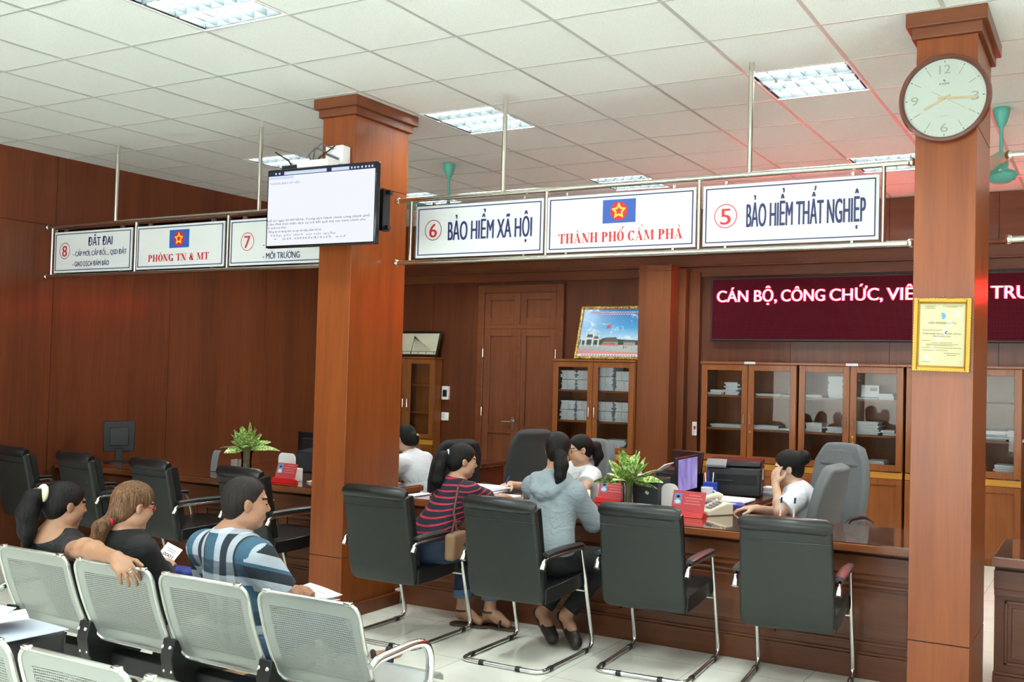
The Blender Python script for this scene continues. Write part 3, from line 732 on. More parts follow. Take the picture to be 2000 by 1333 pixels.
# ------------------------------------------------------------------ television on the column
tv = thing('tv', 'wall television showing a white document, on the square column', 'television', (-3.122, 2.20, 2.652), math.radians(2.0))
MB().box((0, 0.02, 0), (0.888, 0.04, 0.508)).build('case', plain('tv_gloss_black', '0e1014', 0.15), tv, bevel=0.006)
MB().box((0, 0.06, 0.0), (0.5, 0.05, 0.32)).build('back_cover', M_BLACK, tv, bevel=0.01)
sw, sh = 0.432, 0.240
scr = MB().raw([(-sw, -0.001, -sh), (sw, -0.001, -sh), (sw, -0.001, sh-0.03), (-sw, -0.001, sh-0.03)], [(0, 1, 2, 3)]).build('screen', emitter('screen_white', 'f3f6ff', 0.46), tv, smooth=0)
M_BAR = emitter('screen_bar', '3c4460', 0.35); M_STXT = emitter('screen_text', '70767e', 0.2); M_STXT2 = emitter('screen_text_faint', 'b0b4bc', 0.32); M_FIELD = emitter('screen_field', 'd4e2fa', 0.45)
MB().raw([(-sw, -0.001, sh-0.03), (sw, -0.001, sh-0.03), (sw, -0.001, sh), (-sw, -0.001, sh)], [(0, 1, 2, 3)]).build('toolbar', M_BAR, tv, smooth=0)
for a, b in ((-0.30, 0.05), (0.09, 0.23)):
    MB().raw([(a, -0.002, sh-0.026), (b, -0.002, sh-0.026), (b, -0.002, sh-0.005), (a, -0.002, sh-0.005)], [(0, 1, 2, 3)]).build('address_field', M_FIELD, tv, smooth=0)
m = MB()
for x in (-0.37, -0.34, 0.25, 0.275, 0.30, 0.33, 0.36, 0.385, 0.41): m.box((x, -0.002, sh-0.015), (0.012, 0.001, 0.012))
m.build('toolbar_icon', M_FIELD, tv, smooth=0)
MB().raw([(-sw, -0.002, sh-0.052), (-0.22, -0.002, sh-0.052), (-0.22, -0.002, sh-0.034), (-sw, -0.002, sh-0.034)], [(0, 1, 2, 3)]).build('tab', M_FIELD, tv, smooth=0)
for s, a, b, z, mt in (('THÔNG BÁO VỀ VIỆC', -0.42, -0.16, 0.155, M_STXT2),
                   ('Kể từ ngày 01/07/2016, Trung tâm Hành chính công thành phố', -0.43, 0.40, -0.085, M_STXT),
                   ('Cẩm Phả thực hiện dịch vụ trả kết quả thủ tục hành chính cho', -0.43, 0.37, -0.108, M_STXT), ('tổ chức/cá nhân', -0.43, -0.27, -0.131, M_STXT),
                   ('- Đăng ký sử dụng dịch vụ tại nơi tiếp nhận hồ sơ', -0.43, 0.02, -0.156, M_STXT), ('- Nộp phí dịch vụ tại quầy', -0.43, 0.14, -0.181, M_STXT2), ('+ 20.000đ/hồ sơ', -0.38, 0.22, -0.205, M_STXT2)):
    lettering(s, (0, -0.0015, 0), EX, EZ, a, b, z, 0.0135, mt, tv, 0.03, 0.001, 'screen_text')
m = MB(); m.box((0, 0.105, 0), (0.42, 0.03, 0.36)); m.box((0.375, 0.17, -0.02), (0.03, 0.07, 0.26)); m.box((0.40, 0.17, 0.09), (0.05, 0.03, 0.025)); m.box((0.39, 0.17, -0.13), (0.05, 0.03, 0.025)); m.bb(0.1, 0.37, 0.15, 0.19, -0.05, 0.0); m.box((-0.03, 0.19, 0), (0.20, 0.16, 0.10)); m.bb(0.15, 0.33, 0.12, 0.15, -0.1, 0.06)
m.build('bracket', M_BLACK, tv, smooth=0)
ro = thing('wifi_router', 'black wireless router with two aerials standing above the television', 'router', (-3.44, 2.31, 2.907))
m = MB(); m.box((0, 0, 0.02), (0.16, 0.11, 0.04)); m.build('case', M_BLACK, ro, bevel=0.006)
for x, tx in ((-0.06, -0.19), (0.08, 0.20)): MB().tube([(x, 0.04, 0.03), (x+tx*0.35, 0.05, 0.10), (x+tx, 0.05, 0.165)], [0.006, 0.006, 0.0045], 8).build('antenna', M_BLACK, ro)
sw_ = thing('network_switch', 'white flat network box lying on top of the television', 'network box', (-3.20, 2.25, 2.907))
MB().box((0, 0, 0.022), (0.26, 0.10, 0.044)).build('case', M_WHITE, sw_, bevel=0.006)
cx = thing('junction_box', 'white box with cables fixed to the column above the television', 'junction box', (-3.20, 2.43, 3.02))
MB().box((0.0, 0, 0), (0.15, 0.08, 0.13)).build('case', M_WHITE, cx, bevel=0.01)
m = MB(); m.tube([(-0.07, -0.045, 0.03), (-0.12, -0.08, 0.05), (-0.16, -0.10, 0.0), (-0.13, -0.10, -0.05), (-0.06, -0.05, -0.05)], 0.006, 8); m.tube([(0.0, -0.045, 0.04), (-0.06, -0.09, 0.07), (-0.12, -0.09, 0.03), (-0.10, -0.12, -0.07)], 0.005, 8); m.tube([(0.05, -0.045, -0.03), (0.0, -0.08, -0.01), (-0.05, -0.06, 0.01)], 0.007, 8)
m.build('cable', plain('cable_grey', '55565a', 0.5), cx)

# ------------------------------------------------------------------ wall clock
ck = thing('wall_clock', 'round wall clock with brown rim and cream face on the column', 'clock', (0.606, 2.465, 2.992))
Rx = rotm(PI/2, 0, 0)
MB().lathe([(0.0001, 0.0), (0.19, 0.0), (0.208, 0.01), (0.214, 0.03), (0.208, 0.048), (0.197, 0.052), (0.189, 0.044), (0.188, 0.03)], (0, 0, 0), 64, Rx, caps=False).build('rim', plain('clock_rim', '5c2e22', 0.25, coat=0.4), ck, smooth=50)
MB().lathe([(0.0001, 0.030), (0.189, 0.030)], (0, 0, 0), 64, Rx, caps=False).build('face', plain('clock_face', 'ccd6cc', 0.45), ck, smooth=0)
M_GOLD = plain('pale_gold', 'c8b48c', 0.35, 0.4); M_PALE = plain('pale_numeral', 'a3ab98', 0.5); M_TICK = plain('tick_black', '1c1c1c', 0.5)
m = MB(); m2 = MB(); m3 = MB()
for k in range(60):
    a = 2*PI*k/60; L = 0.010 if k % 5 == 0 else 0.006; r = 0.181-L/2; w = 0.003 if k % 5 == 0 else 0.0012
    (m if k % 5 == 0 else m3).box((r*math.sin(a), -0.031, r*math.cos(a)), (w, 0.001, L), rotm(0, a, 0))
    if k % 5 == 0 and k % 15: m2.box((0.145*math.sin(a), -0.0312, 0.145*math.cos(a)), (0.004, 0.001, 0.036), rotm(0, a, 0))
m.build('hour_tick', M_TICK, ck, smooth=0); m2.build('hour_bar', M_PALE, ck, smooth=0); m3.build('minute_tick', M_PALE, ck, smooth=0)
for s, x, z, w in (('12', 0, 0.118, 0.052), ('3', 0.138, -0.022, 0.034), ('6', 0, -0.162, 0.034), ('9', -0.138, -0.022, 0.034)):
    lettering(s, (0, -0.0305, 0), EX, EZ, x-w/2, x+w/2, z, 0.044, M_PALE, ck, 0.02, name='numeral')
lettering('KASHI', (0, -0.0305, 0), EX, EZ, -0.024, 0.020, 0.066, 0.009, M_INK, ck, 0.01, name='brand_lettering')
lettering('QUARTZ', (0, -0.0305, 0), EX, EZ, -0.018, 0.018, -0.088, 0.005, plain('grey_print', '8a8c88', 0.6), ck, name='brand_lettering')
MB().box((-0.002, -0.0312, 0.085), (0.012, 0.001, 0.008), rotm(0, 0.78, 0)).build('brand_mark', plain('grey_print', '8a8c88', 0.6), ck, smooth=0)
def hand(ang, L, tail, w, nm, mat, y):
    m = MB(); a = math.radians(ang); m.box(((L-tail)/2*math.sin(a), y, (L-tail)/2*math.cos(a)), (w, 0.0015, L+tail), rotm(0, a, 0)); return m.build(nm, mat, ck, smooth=0)
hand(243, 0.105, 0.03, 0.011, 'hour_hand', M_GOLD, -0.034); hand(93, 0.150, 0.03, 0.009, 'minute_hand', M_GOLD, -0.036); hand(121, 0.115, 0.07, 0.0022, 'second_hand', M_GOLD, -0.038)
MB().cyl((0, -0.030, 0), (0, -0.041, 0), 0.006, n=14).build('hub', M_GOLD, ck)
MB().lathe([(0.0001, 0.046), (0.189, 0.045)], (0, 0, 0), 48, Rx, caps=False).build('glass', M_GLASS, ck, smooth=0)

# ------------------------------------------------------------------ framed certificate on the column
ce = thing('framed_certificate', 'certificate in a gilt beaded frame hanging on the column below the clock', 'certificate', (0.606, 2.465, 1.862)); ce.rotation_euler = (0, math.radians(1.0), 0)
M_GILT = plain('gilt', 'b0832f', 0.42, 0.6); cw, chh = 0.132, 0.176
m = MB()
for s in (-1, 1):
    m.box((s*(cw-0.011), -0.011, 0), (0.022, 0.022, 2*chh)); m.box((0, -0.011, s*(chh-0.011)), (2*cw-0.044, 0.022, 0.022))
    m.box((s*(cw-0.024), -0.008, 0), (0.008, 0.014, 2*chh-0.04)); m.box((0, -0.008, s*(chh-0.024)), (2*cw-0.05, 0.014, 0.008))
m.build('frame', M_GILT, ce, bevel=0.004)
m = MB()
for s in (-1, 1):
    for k in range(26): m.sph((s*(cw-0.005), -0.021, -chh+0.007+k*(2*chh-0.014)/25), (0.004, 0.004, 0.006), 6, 4)
    for k in range(19): m.sph((-cw+0.010+k*(2*cw-0.02)/18, -0.021, s*(chh-0.005)), (0.006, 0.004, 0.004), 6, 4)
m.build('beading', plain('gilt_light', 'c8a450', 0.35, 0.6), ce)
MB().box((0, -0.004, 0), (2*cw-0.05, 0.004, 2*chh-0.05)).build('sheet', plain('certificate_paper', 'b9b48e', 0.6, var=0.04, vscale=20), ce, smooth=0)
OC = (0, -0.0065, 0); M_BRN = plain('brown_print', '7a6030', 0.6); M_PW = plain('pale_print', 'e8e8d4', 0.6)
def ct(s, x0, x1, z, cap, mat=M_BRN, bold=0.0): lettering(s, OC, EX, EZ, x0, x1, z, cap, mat, ce, bold, 0.0005)
for k, ch in enumerate('STAMEQ'):
    a = math.radians(55); c = np.array([-0.068+k*0.027, -0.105+k*0.041]); v, f = text_mesh(ch, 0.04); q = 0.038
    v = v[:, :2]-v[:, :2].mean(0); X = (v[:, 0]*math.cos(a)-v[:, 1]*math.sin(a))*q+c[0]; Z = (v[:, 0]*math.sin(a)+v[:, 1]*math.cos(a))*q+c[1]
    MB().raw(np.stack([X, 0*X-0.0064, Z], 1), f).build('watermark_letter', M_PW, ce, smooth=0)
ct('GIẤY CHỨNG NHẬN', -0.062, 0.062, 0.052, 0.010, M_INK, 0.01)
ct('ỦY BAN NHÂN DÂN THÀNH PHỐ CẨM PHẢ', -0.088, 0.088, 0.002, 0.0065, M_INK, 0.01); ct('TỈNH QUẢNG NINH', -0.042, 0.042, -0.010, 0.0065, M_INK, 0.01)
m = MB()
for a, b, z in ((-0.085, -0.03, 0.138), (-0.075, -0.035, 0.132), (-0.08, -0.03, 0.126), (0.0, 0.09, 0.138), (0.02, 0.07, 0.132), (-0.09, 0.0, 0.022), (-0.09, -0.05, -0.028), (-0.045, 0.05, -0.038), (-0.07, 0.075, -0.045), (-0.07, 0.05, -0.051), (-0.09, 0.09, -0.062), (-0.09, 0.03, -0.074), (0.01, 0.085, -0.087), (0.025, 0.07, -0.096), (-0.09, -0.05, -0.13)):
    m.box(((a+b)/2, -0.0068, z), (b-a, 0.0004, 0.002))
m.build('text_rule', M_BRN, ce, smooth=0)
m = MB(); m.cyl((0.0, -0.0066, 0.09), (0.0, -0.0072, 0.09), 0.0165, n=24); m.build('seal_yellow', plain('seal_yellow', 'e8d870', 0.5), ce, smooth=0)
m = MB(); m.raw([(0.0+0.0165*math.cos(a), -0.0075, 0.09+0.0165*math.sin(a)) for a in np.linspace(-PI/2, PI*0.62, 16)], [tuple(range(16))]); m.build('seal_blue', plain('seal_blue', '4f86c8', 0.5), ce, smooth=0)
ring(MB(), (0.035, -0.0068, -0.115), 0.019, 0.021).build('stamp_ring', plain('stamp_print', 'd0b070', 0.6), ce, smooth=0)
MB().sph((0.0, -0.004, chh+0.006), 0.005, 8, 6).build('hanging_pin', M_STEEL, ce)

# ------------------------------------------------------------------ LED ticker on the back wall
led = thing('led_board', 'long red LED ticker board lit with scrolling capitals on the back wall', 'led sign', (-0.48, 7.35, 2.345))
lw, lh = 1.99, 0.334
def led_mat():
    t = NT('led_matrix'); v = t.coord('Object'); x, y, z = t.xyz(v); p = 0.0105
    cx = t.math('SUBTRACT', t.math('FRACT', t.math('ADD', t.math('DIVIDE', x, p), 500.0)), 0.5); cz = t.math('SUBTRACT', t.math('FRACT', t.math('ADD', t.math('DIVIDE', z, p), 500.0)), 0.5)
    d = t.math('SQRT', t.math('ADD', t.math('MULTIPLY', cx, cx), t.math('MULTIPLY', cz, cz)))
    c = t.mix(t.math('LESS_THAN', d, 0.3), lin('16060a'), lin('5c1420')); t.link(c, t.b.inputs['Base Color']); t.b.inputs['Roughness'].default_value = 0.8; setin(t.b, 'Specular IOR Level', 0.05)
    t.link(c, t.b.inputs['Emission Color']); t.b.inputs['Emission Strength'].default_value = 0.45; return t.m
MB().box((0, -0.05, 0), (2*lw, 0.09, 2*lh)).build('housing', plain('led_case', '1c1216', 0.5), led, bevel=0.006)
MB().raw([(-lw+0.02, -0.096, -lh+0.02), (lw-0.02, -0.096, -lh+0.02), (lw-0.02, -0.096, lh-0.02), (-lw+0.02, -0.096, lh-0.02)], [(0, 1, 2, 3)]).build('display', led_mat(), led, smooth=0)
M_LEDR = emitter('led_red', 'ff0612', LED_STRENGTH*1.9); M_LEDW = emitter('led_core', 'ff8c8c', 2.2)
for s, a, b in (('CÁN BỘ,', -2.397, -1.745), ('CÔNG', -1.697, -1.246), ('CHỨC,', -1.195, -0.675), ('VIÊN', -0.635, -0.235), ('CHỨC', -0.17, 0.25), ('TRUNG', 0.316, 0.92), ('TÂM', 0.98, 1.36)):
    lettering(s, (0, -0.0965, 0), EX, EZ, a+0.48, b+0.48, 2.421-2.345, 0.126, M_LEDR, led, 0.09, 0.001, 'glow_lettering')
    lettering(s, (0, -0.0975, 0), EX, EZ, a+0.48+0.005, b+0.48-0.005, 2.421-2.345, 0.126, M_LEDW, led, 0.018, 0.001, 'lit_lettering')

# ------------------------------------------------------------------ ceiling fans
M_FAN = plain('fan_turquoise', '5fb4a4', 0.35)
def make_fan():
    t = thing('ceiling_fan', '', 'ceiling fan', (0, 0, H))
    MB().lathe([(0.052, -0.004), (0.055, -0.012), (0.046, -0.06), (0.030, -0.105), (0.016, -0.125), (0.012, -0.14)], (0, 0, 0), 24).build('canopy', M_FAN, t)
    MB().cyl((0, 0, -0.12), (0, 0, -0.36), 0.0115, n=14).build('rod', M_FAN, t)
    MB().lathe([(0.013, -0.30), (0.016, -0.34), (0.03, -0.38), (0.055, -0.405)], (0, 0, 0), 24).build('lower_cup', plain('fan_grey_teal', '7fa89c', 0.4), t)
    MB().lathe([(0.05, -0.40), (0.09, -0.415), (0.102, -0.435), (0.09, -0.465), (0.05, -0.487), (0.001, -0.492)], (0, 0, 0), 32).build('motor', M_FAN, t)
    for k in range(3):
        a = 2*PI*k/3; R = rotm(0, 0, a)
        P = [[np.array([x, w*u, -0.44+0.02*u]) @ R.T for u in (-1, -0.4, 0.4, 1)] for x, w in ((0.14, 0.045), (0.2, 0.06), (0.4, 0.068), (0.6, 0.062), (0.63, 0.04))]
        b = MB().sheet(P, 0.003).build('blade', M_FAN, t); MB().box(np.array([0.12, 0, -0.44]) @ R.T, (0.12, 0.03, 0.006), R).build('blade_iron', M_STEEL, b)
    return t
f0 = make_fan(); f0.location = (-3.785, 4.40, H); f0.rotation_euler = (0, 0, 0.5); f0['label'] = 'turquoise ceiling fan hanging behind the number 6 sign'; f0['group'] = 'turquoise ceiling fans'
f1 = dup_thing(f0, 'turquoise ceiling fan hanging past the clock column', (0.675, 4.33, H), 0.55)
# ------------------------------------------------------------------ glass fronted filing cabinets
def cabinet(x0, label, w=1.0, d=0.395, top=1.765, tagtext=False, keys=False):
    y0 = YB-0.022-d
    t = thing('filing_cabinet', label, 'cabinet', (x0+w/2, y0, 0), group='glass fronted filing cabinets'); hw = w/2; s = 0.022
    m = MB()
    for sx in (-1, 1): m.bb(min(sx*hw, sx*(hw-s)), max(sx*hw, sx*(hw-s)), 0.022, d, 0.0, top)
    m.bb(-hw, hw, 0.022, d, 0.0, 0.06); m.bb(-hw+s, hw-s, d-0.012, d, 0.06, top); m.bb(-hw+s, hw-s, 0.03, d-0.012, 0.73, 0.752)
    m.bb(-hw-0.012, hw+0.012, -0.012, d, top, top+0.022)
    m.build('carcass', M_CAB, t, smooth=0, bevel=0.002)
    for z in (1.095, 1.43): MB().bb(-hw+s, hw-s, 0.03, d-0.012, z, z+0.02).build('shelf', M_CAB, t, smooth=0)
    MB().bb(-hw, hw, 0.006, 0.022, 0.715, 0.775).build('drawer_rail', wood('rail_wood', 'a8742c', 'c48c3c', 0.3, 0.3, (1, 12, 12), 0.3), t, smooth=0, bevel=0.002)
    for sx in (-1, 1):
        a, b = sorted((sx*0.003, sx*(hw-0.002))); st = 0.062
        m = MB(); z0, z1 = 0.785, top-0.004
        m.bb(a, a+st, 0, 0.02, z0, z1); m.bb(b-st, b, 0, 0.02, z0, z1); m.bb(a+st, b-st, 0, 0.02, z0, z0+0.06); m.bb(a+st, b-st, 0, 0.02, z1-0.06, z1)
        dr = m.build('glass_door', M_CAB, t, smooth=0, bevel=0.002)
        MB().bb(a+st-0.004, b-st+0.004, 0.008, 0.012, z0+0.056, z1-0.056).build('pane', glass('cabinet_glass', (0.95, 0.96, 0.95), 1.2), dr, smooth=0)
        MB().tube([(sx*0.034, 0, 1.16), (sx*0.034, -0.022, 1.165), (sx*0.034, -0.022, 1.265), (sx*0.034, 0, 1.27)], 0.0045, 8).build('handle', M_STEEL, dr)
        m = MB(); z0, z1 = 0.065, 0.712; st = 0.055
        m.bb(a, b, 0.006, 0.02, z0, z1)
        for q in ((a, a+st, z0, z1), (b-st, b, z0, z1), (a+st, b-st, z0, z0+st), (a+st, b-st, z1-st, z1)): m.bb(q[0], q[1], -0.004, 0.008, q[2], q[3])
        m.build('lower_door', M_CAB, t, smooth=0, bevel=0.002)
    MB().cyl((0.034, -0.012, 1.09), (0.034, 0, 1.09), 0.010, n=14).build('lock', M_BRASS, t)
    if keys:
        m = MB(); m.cyl((0.034, -0.016, 1.085), (0.034, -0.016, 1.03), 0.005, n=8); m.box((0.04, -0.018, 1.02), (0.018, 0.004, 0.05)); m.box((0.03, -0.022, 1.0), (0.014, 0.004, 0.045)); m.build('keys', M_BRASS, t)
    if tagtext:
        g = MB().box((0.02, -0.013, top+0.013), (0.115, 0.003, 0.024)).build('name_tag', M_PAPER, t, smooth=0)
        lettering('Bảo hiểm Xã hội', (0, -0.0148, 0), EX, EZ, -0.03, 0.07, top+0.008, 0.009, M_INK, g)
    return t
cabinet(-4.195, 'glass fronted filing cabinet full of tied bundles, below the landscape picture')
cabinet(-2.425, 'glass fronted filing cabinet behind the printer, first of the run under the ticker', tagtext=True)
cabinet(-1.402, 'glass fronted filing cabinet with keys in its lock, behind the tall grey chair', tagtext=True, keys=True)
cabinet(-0.379, 'glass fronted filing cabinet mostly hidden behind the clock column')
cabinet(-6.86, 'shallow glass cabinet at the back beside the wall switches, mostly behind the television column', w=0.84, d=0.16)

M_FILE = plain('file_paper', 'dde2ea', 0.75, var=0.10, vscale=60); M_STRING = plain('white_string', 'e8e8e4', 0.8)
def pile(x, y, z, w, d, h, label, name='paper_stack', n=None, group=None, tied=False, seed=0, cat='papers', mess=0.012, mat=None):
    r = random.Random(seed or int(abs(x*1000)+abs(z*700)+1)); n = n or max(2, int(h/0.017))
    t = thing(name, label, cat, (x, y, z), group=group); m = MB(); q = h/n
    for i in range(n):
        a = r.uniform(-mess, mess)*4; R = rotm(0, 0, a)
        m.box((r.uniform(-mess, mess), r.uniform(-mess, mess), (i+0.5)*q), (w*r.uniform(0.92, 1), d*r.uniform(0.92, 1), q*0.86), R)
    m.box((0, 0, h/2), (w*0.86, d*0.86, h*0.97))
    m.build('sheets', mat or M_FILE, t, smooth=0)
    if tied:
        g = MB(); e = 0.004; c = r.uniform(-0.02, 0.02)
        for a, b, cc in ((c-0.002, c+0.002, 0),):
            g.bb(a, b, -d/2-e-mess, -d/2-mess+0.002, 0, h+0.003); g.bb(a, b, -d/2-e-mess, d/2, h, h+0.003)
        g.tube([(c, -d/2-e-mess, h*0.55), (c+0.03, -d/2-0.012-mess, h*0.4), (c+0.035, -d/2-0.012-mess, -0.01 if z > 1 else 0.02)], 0.002, 5)
        g.tube([(c, -d/2-e-mess, h*0.55), (c-0.025, -d/2-0.012-mess, h*0.62), (c-0.02, -d/2-0.012-mess, h*0.3)], 0.002, 5)
        g.build('string', M_STRING, t)
    return t
PN = ['first', 'second', 'third', 'fourth']; yc = 7.135
for si, (z, sh) in enumerate(((1.45, 'upper'), (1.115, 'middle'))):
    for k, x in enumerate((-4.045, -3.84, -3.575, -3.365)):
        hs = (0.11, 0.10) if not (si == 0 and k == 2) else (0.15, 0.12); zz = z
        for j, h in enumerate(hs):
            pile(x, yc, zz, 0.185, 0.26, h, '%s tied file bundle of the %s pile on the %s shelf under the landscape picture' % (('lower', 'top')[j], PN[k], sh), 'file_bundle', group='tied file bundles in the cabinet', tied=True, cat='files', mess=0.011)
            zz += h+0.004
pile(-3.47, yc, 0.752, 0.26, 0.26, 0.17, 'slumped files at the bottom of the cabinet under the landscape picture', 'file_bundle', tied=False, cat='files', mess=0.03)
pile(-4.0, yc, 0.752, 0.22, 0.26, 0.13, 'low files at the bottom corner of the cabinet nearest the double door', 'file_bundle', cat='files', mess=0.01)
for a in [(-2.29, 1.45, .17, .05, 'low untidy papers at the left end of the upper shelf behind the printer', .03), (-2.13, 1.45, .15, .13, 'rounded heap of papers on the upper shelf behind the printer', .02), (-1.72, 1.45, .26, .025, 'thin loose papers on the upper shelf beside the cabinet handle, first ticker cabinet', .03),
          (-1.52, 1.45, .16, .018, 'thin sheets at the right end of the upper shelf, first ticker cabinet', .01), (-2.16, 1.115, .38, .035, 'flat spread papers on the middle shelf behind the printer', .025), (-1.74, 1.115, .26, .04, 'curling papers on the middle shelf of the first ticker cabinet, right door', .03), (-1.53, 1.115, .16, .02, 'few thin sheets at the end of the middle shelf, first ticker cabinet', .01),
          (-1.27, 1.45, .17, .03, 'low sheets beside the tall paper stack in the cabinet with keys', .02), (-1.06, 1.45, .15, .215, 'tall neat stack of papers on the upper shelf, cabinet with keys', .006), (-0.58, 1.45, .15, .06, 'pale stack beside the white card in the cabinet with keys', .01), (-0.76, 1.45, .23, .018, 'thin blue edged papers under the white card, cabinet with keys', .01),
          (-1.27, 1.115, .18, .09, 'untidy leaning papers on the middle shelf, cabinet with keys', .04), (-1.05, 1.115, .17, .06, 'short paper stack on the middle shelf next to the lock, cabinet with keys', .015), (-0.76, 1.115, .25, .125, 'thick paper stack on the middle shelf right of the keys', .012), (-0.55, 1.115, .13, .05, 'low papers beside the thick middle shelf stack, cabinet with keys', .02),
          (-0.66, 0.752, .16, .12, 'small paper stack at the bottom of the cabinet with keys', .012), (0.37, 1.115, .26, .09, 'papers on the middle shelf seen past the clock column', .03), (0.55, 1.115, .10, .10, 'leaning files at the end of the middle shelf past the clock column', .03), (0.48, 0.752, .2, .15, 'white bundle at the bottom of the cabinet past the clock column', .01), (-0.12, 1.45, .2, .08, 'papers in the cabinet behind the clock column', .01)]:
    pile(a[0], yc, a[1], a[2], 0.25, a[3], a[4], mess=a[5], seed=int(abs(a[0])*977))
kd = thing('desk_calendar', 'white card with a small picture leaning on the upper shelf, cabinet with keys', 'calendar', (-0.74, 7.06, 1.472))
MB().box((0, 0.012, 0.058), (0.165, 0.004, 0.115), rotm(-0.2, 0, 0)).build('card', M_PAPER, kd, smooth=0); MB().box((0, 0.035, 0.055), (0.165, 0.003, 0.11), rotm(0.25, 0, 0)).build('stand', M_PAPER, kd, smooth=0)
MB().box((0.035, 0.003, 0.075), (0.06, 0.002, 0.03), rotm(-0.2, 0, 0)).build('picture', plain('card_print', 'b8a0a0', 0.7, var=0.4, vscale=60), kd, smooth=0)

# ------------------------------------------------------------------ pictures leaning on cabinets
def pic_frame(name, label, loc, w, h, lean, frame_mat, bw):
    t = thing(name, label, 'picture', loc); t.rotation_euler = (-lean, 0, 0); m = MB()
    for s in (-1, 1): m.box((s*(w/2-bw/2), 0, h/2), (bw, 0.03, h))
    for z in (bw/2, h-bw/2): m.box((0, 0, z), (w-2*bw, 0.03, bw))
    m.build('frame', frame_mat, t, bevel=0.006); return t
def gilt_carved():
    t = NT('carved_gilt'); n = t.noise(t.coord(), 45, 4, 0.7); t.link(t.ramp(n, [(0.35, lin('4a3010')), (0.55, lin('b08a3c')), (0.7, lin('e0c888'))]), t.b.inputs['Base Color'])
    t.b.inputs['Metallic'].default_value = 0.5; t.b.inputs['Roughness'].default_value = 0.35; t.bump(n, 0.6, 0.006); return t.m
lp = pic_frame('landscape_picture', 'gilt framed landscape of a temple gate under blue sky, leaning on a cabinet', (-3.575, 7.06, 1.792), 0.86, 0.615, 0.27, gilt_carved(), 0.034)
def flat(t, y, polys, mat, name):
    m = MB()
    for p in polys: m.raw([(a, y, b) for a, b in p], [tuple(range(len(p)))])
    return m.build(name, mat, t, smooth=0)
def sky_mat():
    t = NT('picture_sky'); v = t.coord(); x, y, z = t.xyz(v); n = t.noise(t.coord('Object', (5, 5, 9)), 1.2, 5, 0.6, 1.0)
    g = t.ramp(t.math('DIVIDE', z, 0.6), [(0.35, lin('b4d4e8')), (0.6, lin('4d9ad0')), (0.95, lin('2b6cae'))])
    c = t.mix(t.math('MULTIPLY', t.ramp(n, [(0.56, (0, 0, 0)), (0.68, (1, 1, 1))]), 0.75), g, lin('dfeaf2')); t.link(c, t.b.inputs['Base Color']); t.b.inputs['Roughness'].default_value = 0.25; return t.m
bx = lambda x0, x1, z0, z1: [(x0, z0), (x1, z0), (x1, z1), (x0, z1)]
MB().box((0, 0.0, 0.3075), (0.80, 0.012, 0.555)).build('print', sky_mat(), lp, smooth=0)
flat(lp, -0.008, [bx(-0.398, 0.398, 0.032, 0.058)], plain('print_white', 'e0e4ea', 0.5), 'caption_strip')
flat(lp, -0.008, [[(-0.398, 0.058), (0.398, 0.058), (0.398, 0.075), (-0.398, 0.105)]], plain('print_pink', 'd08080', 0.5), 'pink_band')
flat(lp, -0.0075, [bx(-0.398, 0.398, 0.06, 0.165)], plain('print_plaza', 'a3a9aa', 0.5, var=0.08, vscale=20), 'plaza')
flat(lp, -0.0072, [[(-0.12, 0.16), (0.398, 0.16), (0.398, 0.215), (0.2, 0.225), (0.02, 0.235), (-0.06, 0.25), (-0.12, 0.235)], bx(-0.39, -0.12, 0.16, 0.225)], plain('print_hill', '2f4038', 0.6, var=0.3, vscale=40), 'hills')
flat(lp, -0.0084, [bx(-0.375, -0.36, 0.148, 0.25), bx(-0.325, -0.302, 0.145, 0.32), bx(-0.24, -0.215, 0.145, 0.335), bx(-0.165, -0.145, 0.14, 0.285), bx(-0.302, -0.24, 0.235, 0.25), bx(-0.215, -0.165, 0.22, 0.235), bx(-0.36, -0.325, 0.215, 0.225)], plain('print_stone', 'c8ccca', 0.6, var=0.1, vscale=60), 'gate_pillar')
flat(lp, -0.0085, [[(-0.31, 0.25), (-0.23, 0.25), (-0.24, 0.285), (-0.30, 0.285)], [(-0.22, 0.235), (-0.155, 0.235), (-0.165, 0.262), (-0.21, 0.262)], [(-0.10, 0.20), (0.10, 0.19), (0.07, 0.235), (0.06, 0.255), (-0.05, 0.25), (-0.07, 0.232)], [(0.15, 0.2), (0.3, 0.195), (0.28, 0.225), (0.17, 0.225)]], plain('print_roof', '5a5250', 0.6), 'roof')
flat(lp, -0.0086, [bx(-0.095, 0.09, 0.155, 0.198), bx(0.16, 0.30, 0.16, 0.196)], plain('print_hall', '8c8a86', 0.6, var=0.25, vscale=70), 'hall')
flat(lp, -0.009, [bx(-0.11, 0.06, 0.168, 0.184), [(-0.075, 0.355), (-0.03, 0.36), (-0.03, 0.395), (-0.075, 0.395)], bx(0.16, 0.175, 0.125, 0.15), bx(0.19, 0.2, 0.125, 0.145)], plain('print_banner', 'd8342c', 0.6), 'banner')
m = MB()
for a, b, z, h in ((-0.31, 0.33, 0.545, 0.014), (-0.20, 0.22, 0.522, 0.014)):
    for k in range(int((b-a)/0.03)): m.box((a+0.015+k*0.03, -0.0088, z), (0.022, 0.0005, h))
m.build('heading_print', plain('print_pale_pink', 'd8a8b4', 0.6), lp, smooth=0)
m = MB()
for k in range(20): m.box((-0.33+k*0.034, -0.0088, 0.045), (0.024, 0.0005, 0.008))
m.build('caption_print', M_INK, lp, smooth=0)
bp = pic_frame('bridge_picture', 'dark framed pale picture of a cable bridge on the shallow cabinet', (-6.36, 7.195, 1.79), 0.72, 0.33, 0.30, plain('dark_frame', '20140e', 0.3), 0.028)
MB().box((0, 0.002, 0.165), (0.67, 0.01, 0.275)).build('print', plain('print_cream', 'cfccb4', 0.5, var=0.05, vscale=6), bp, smooth=0)
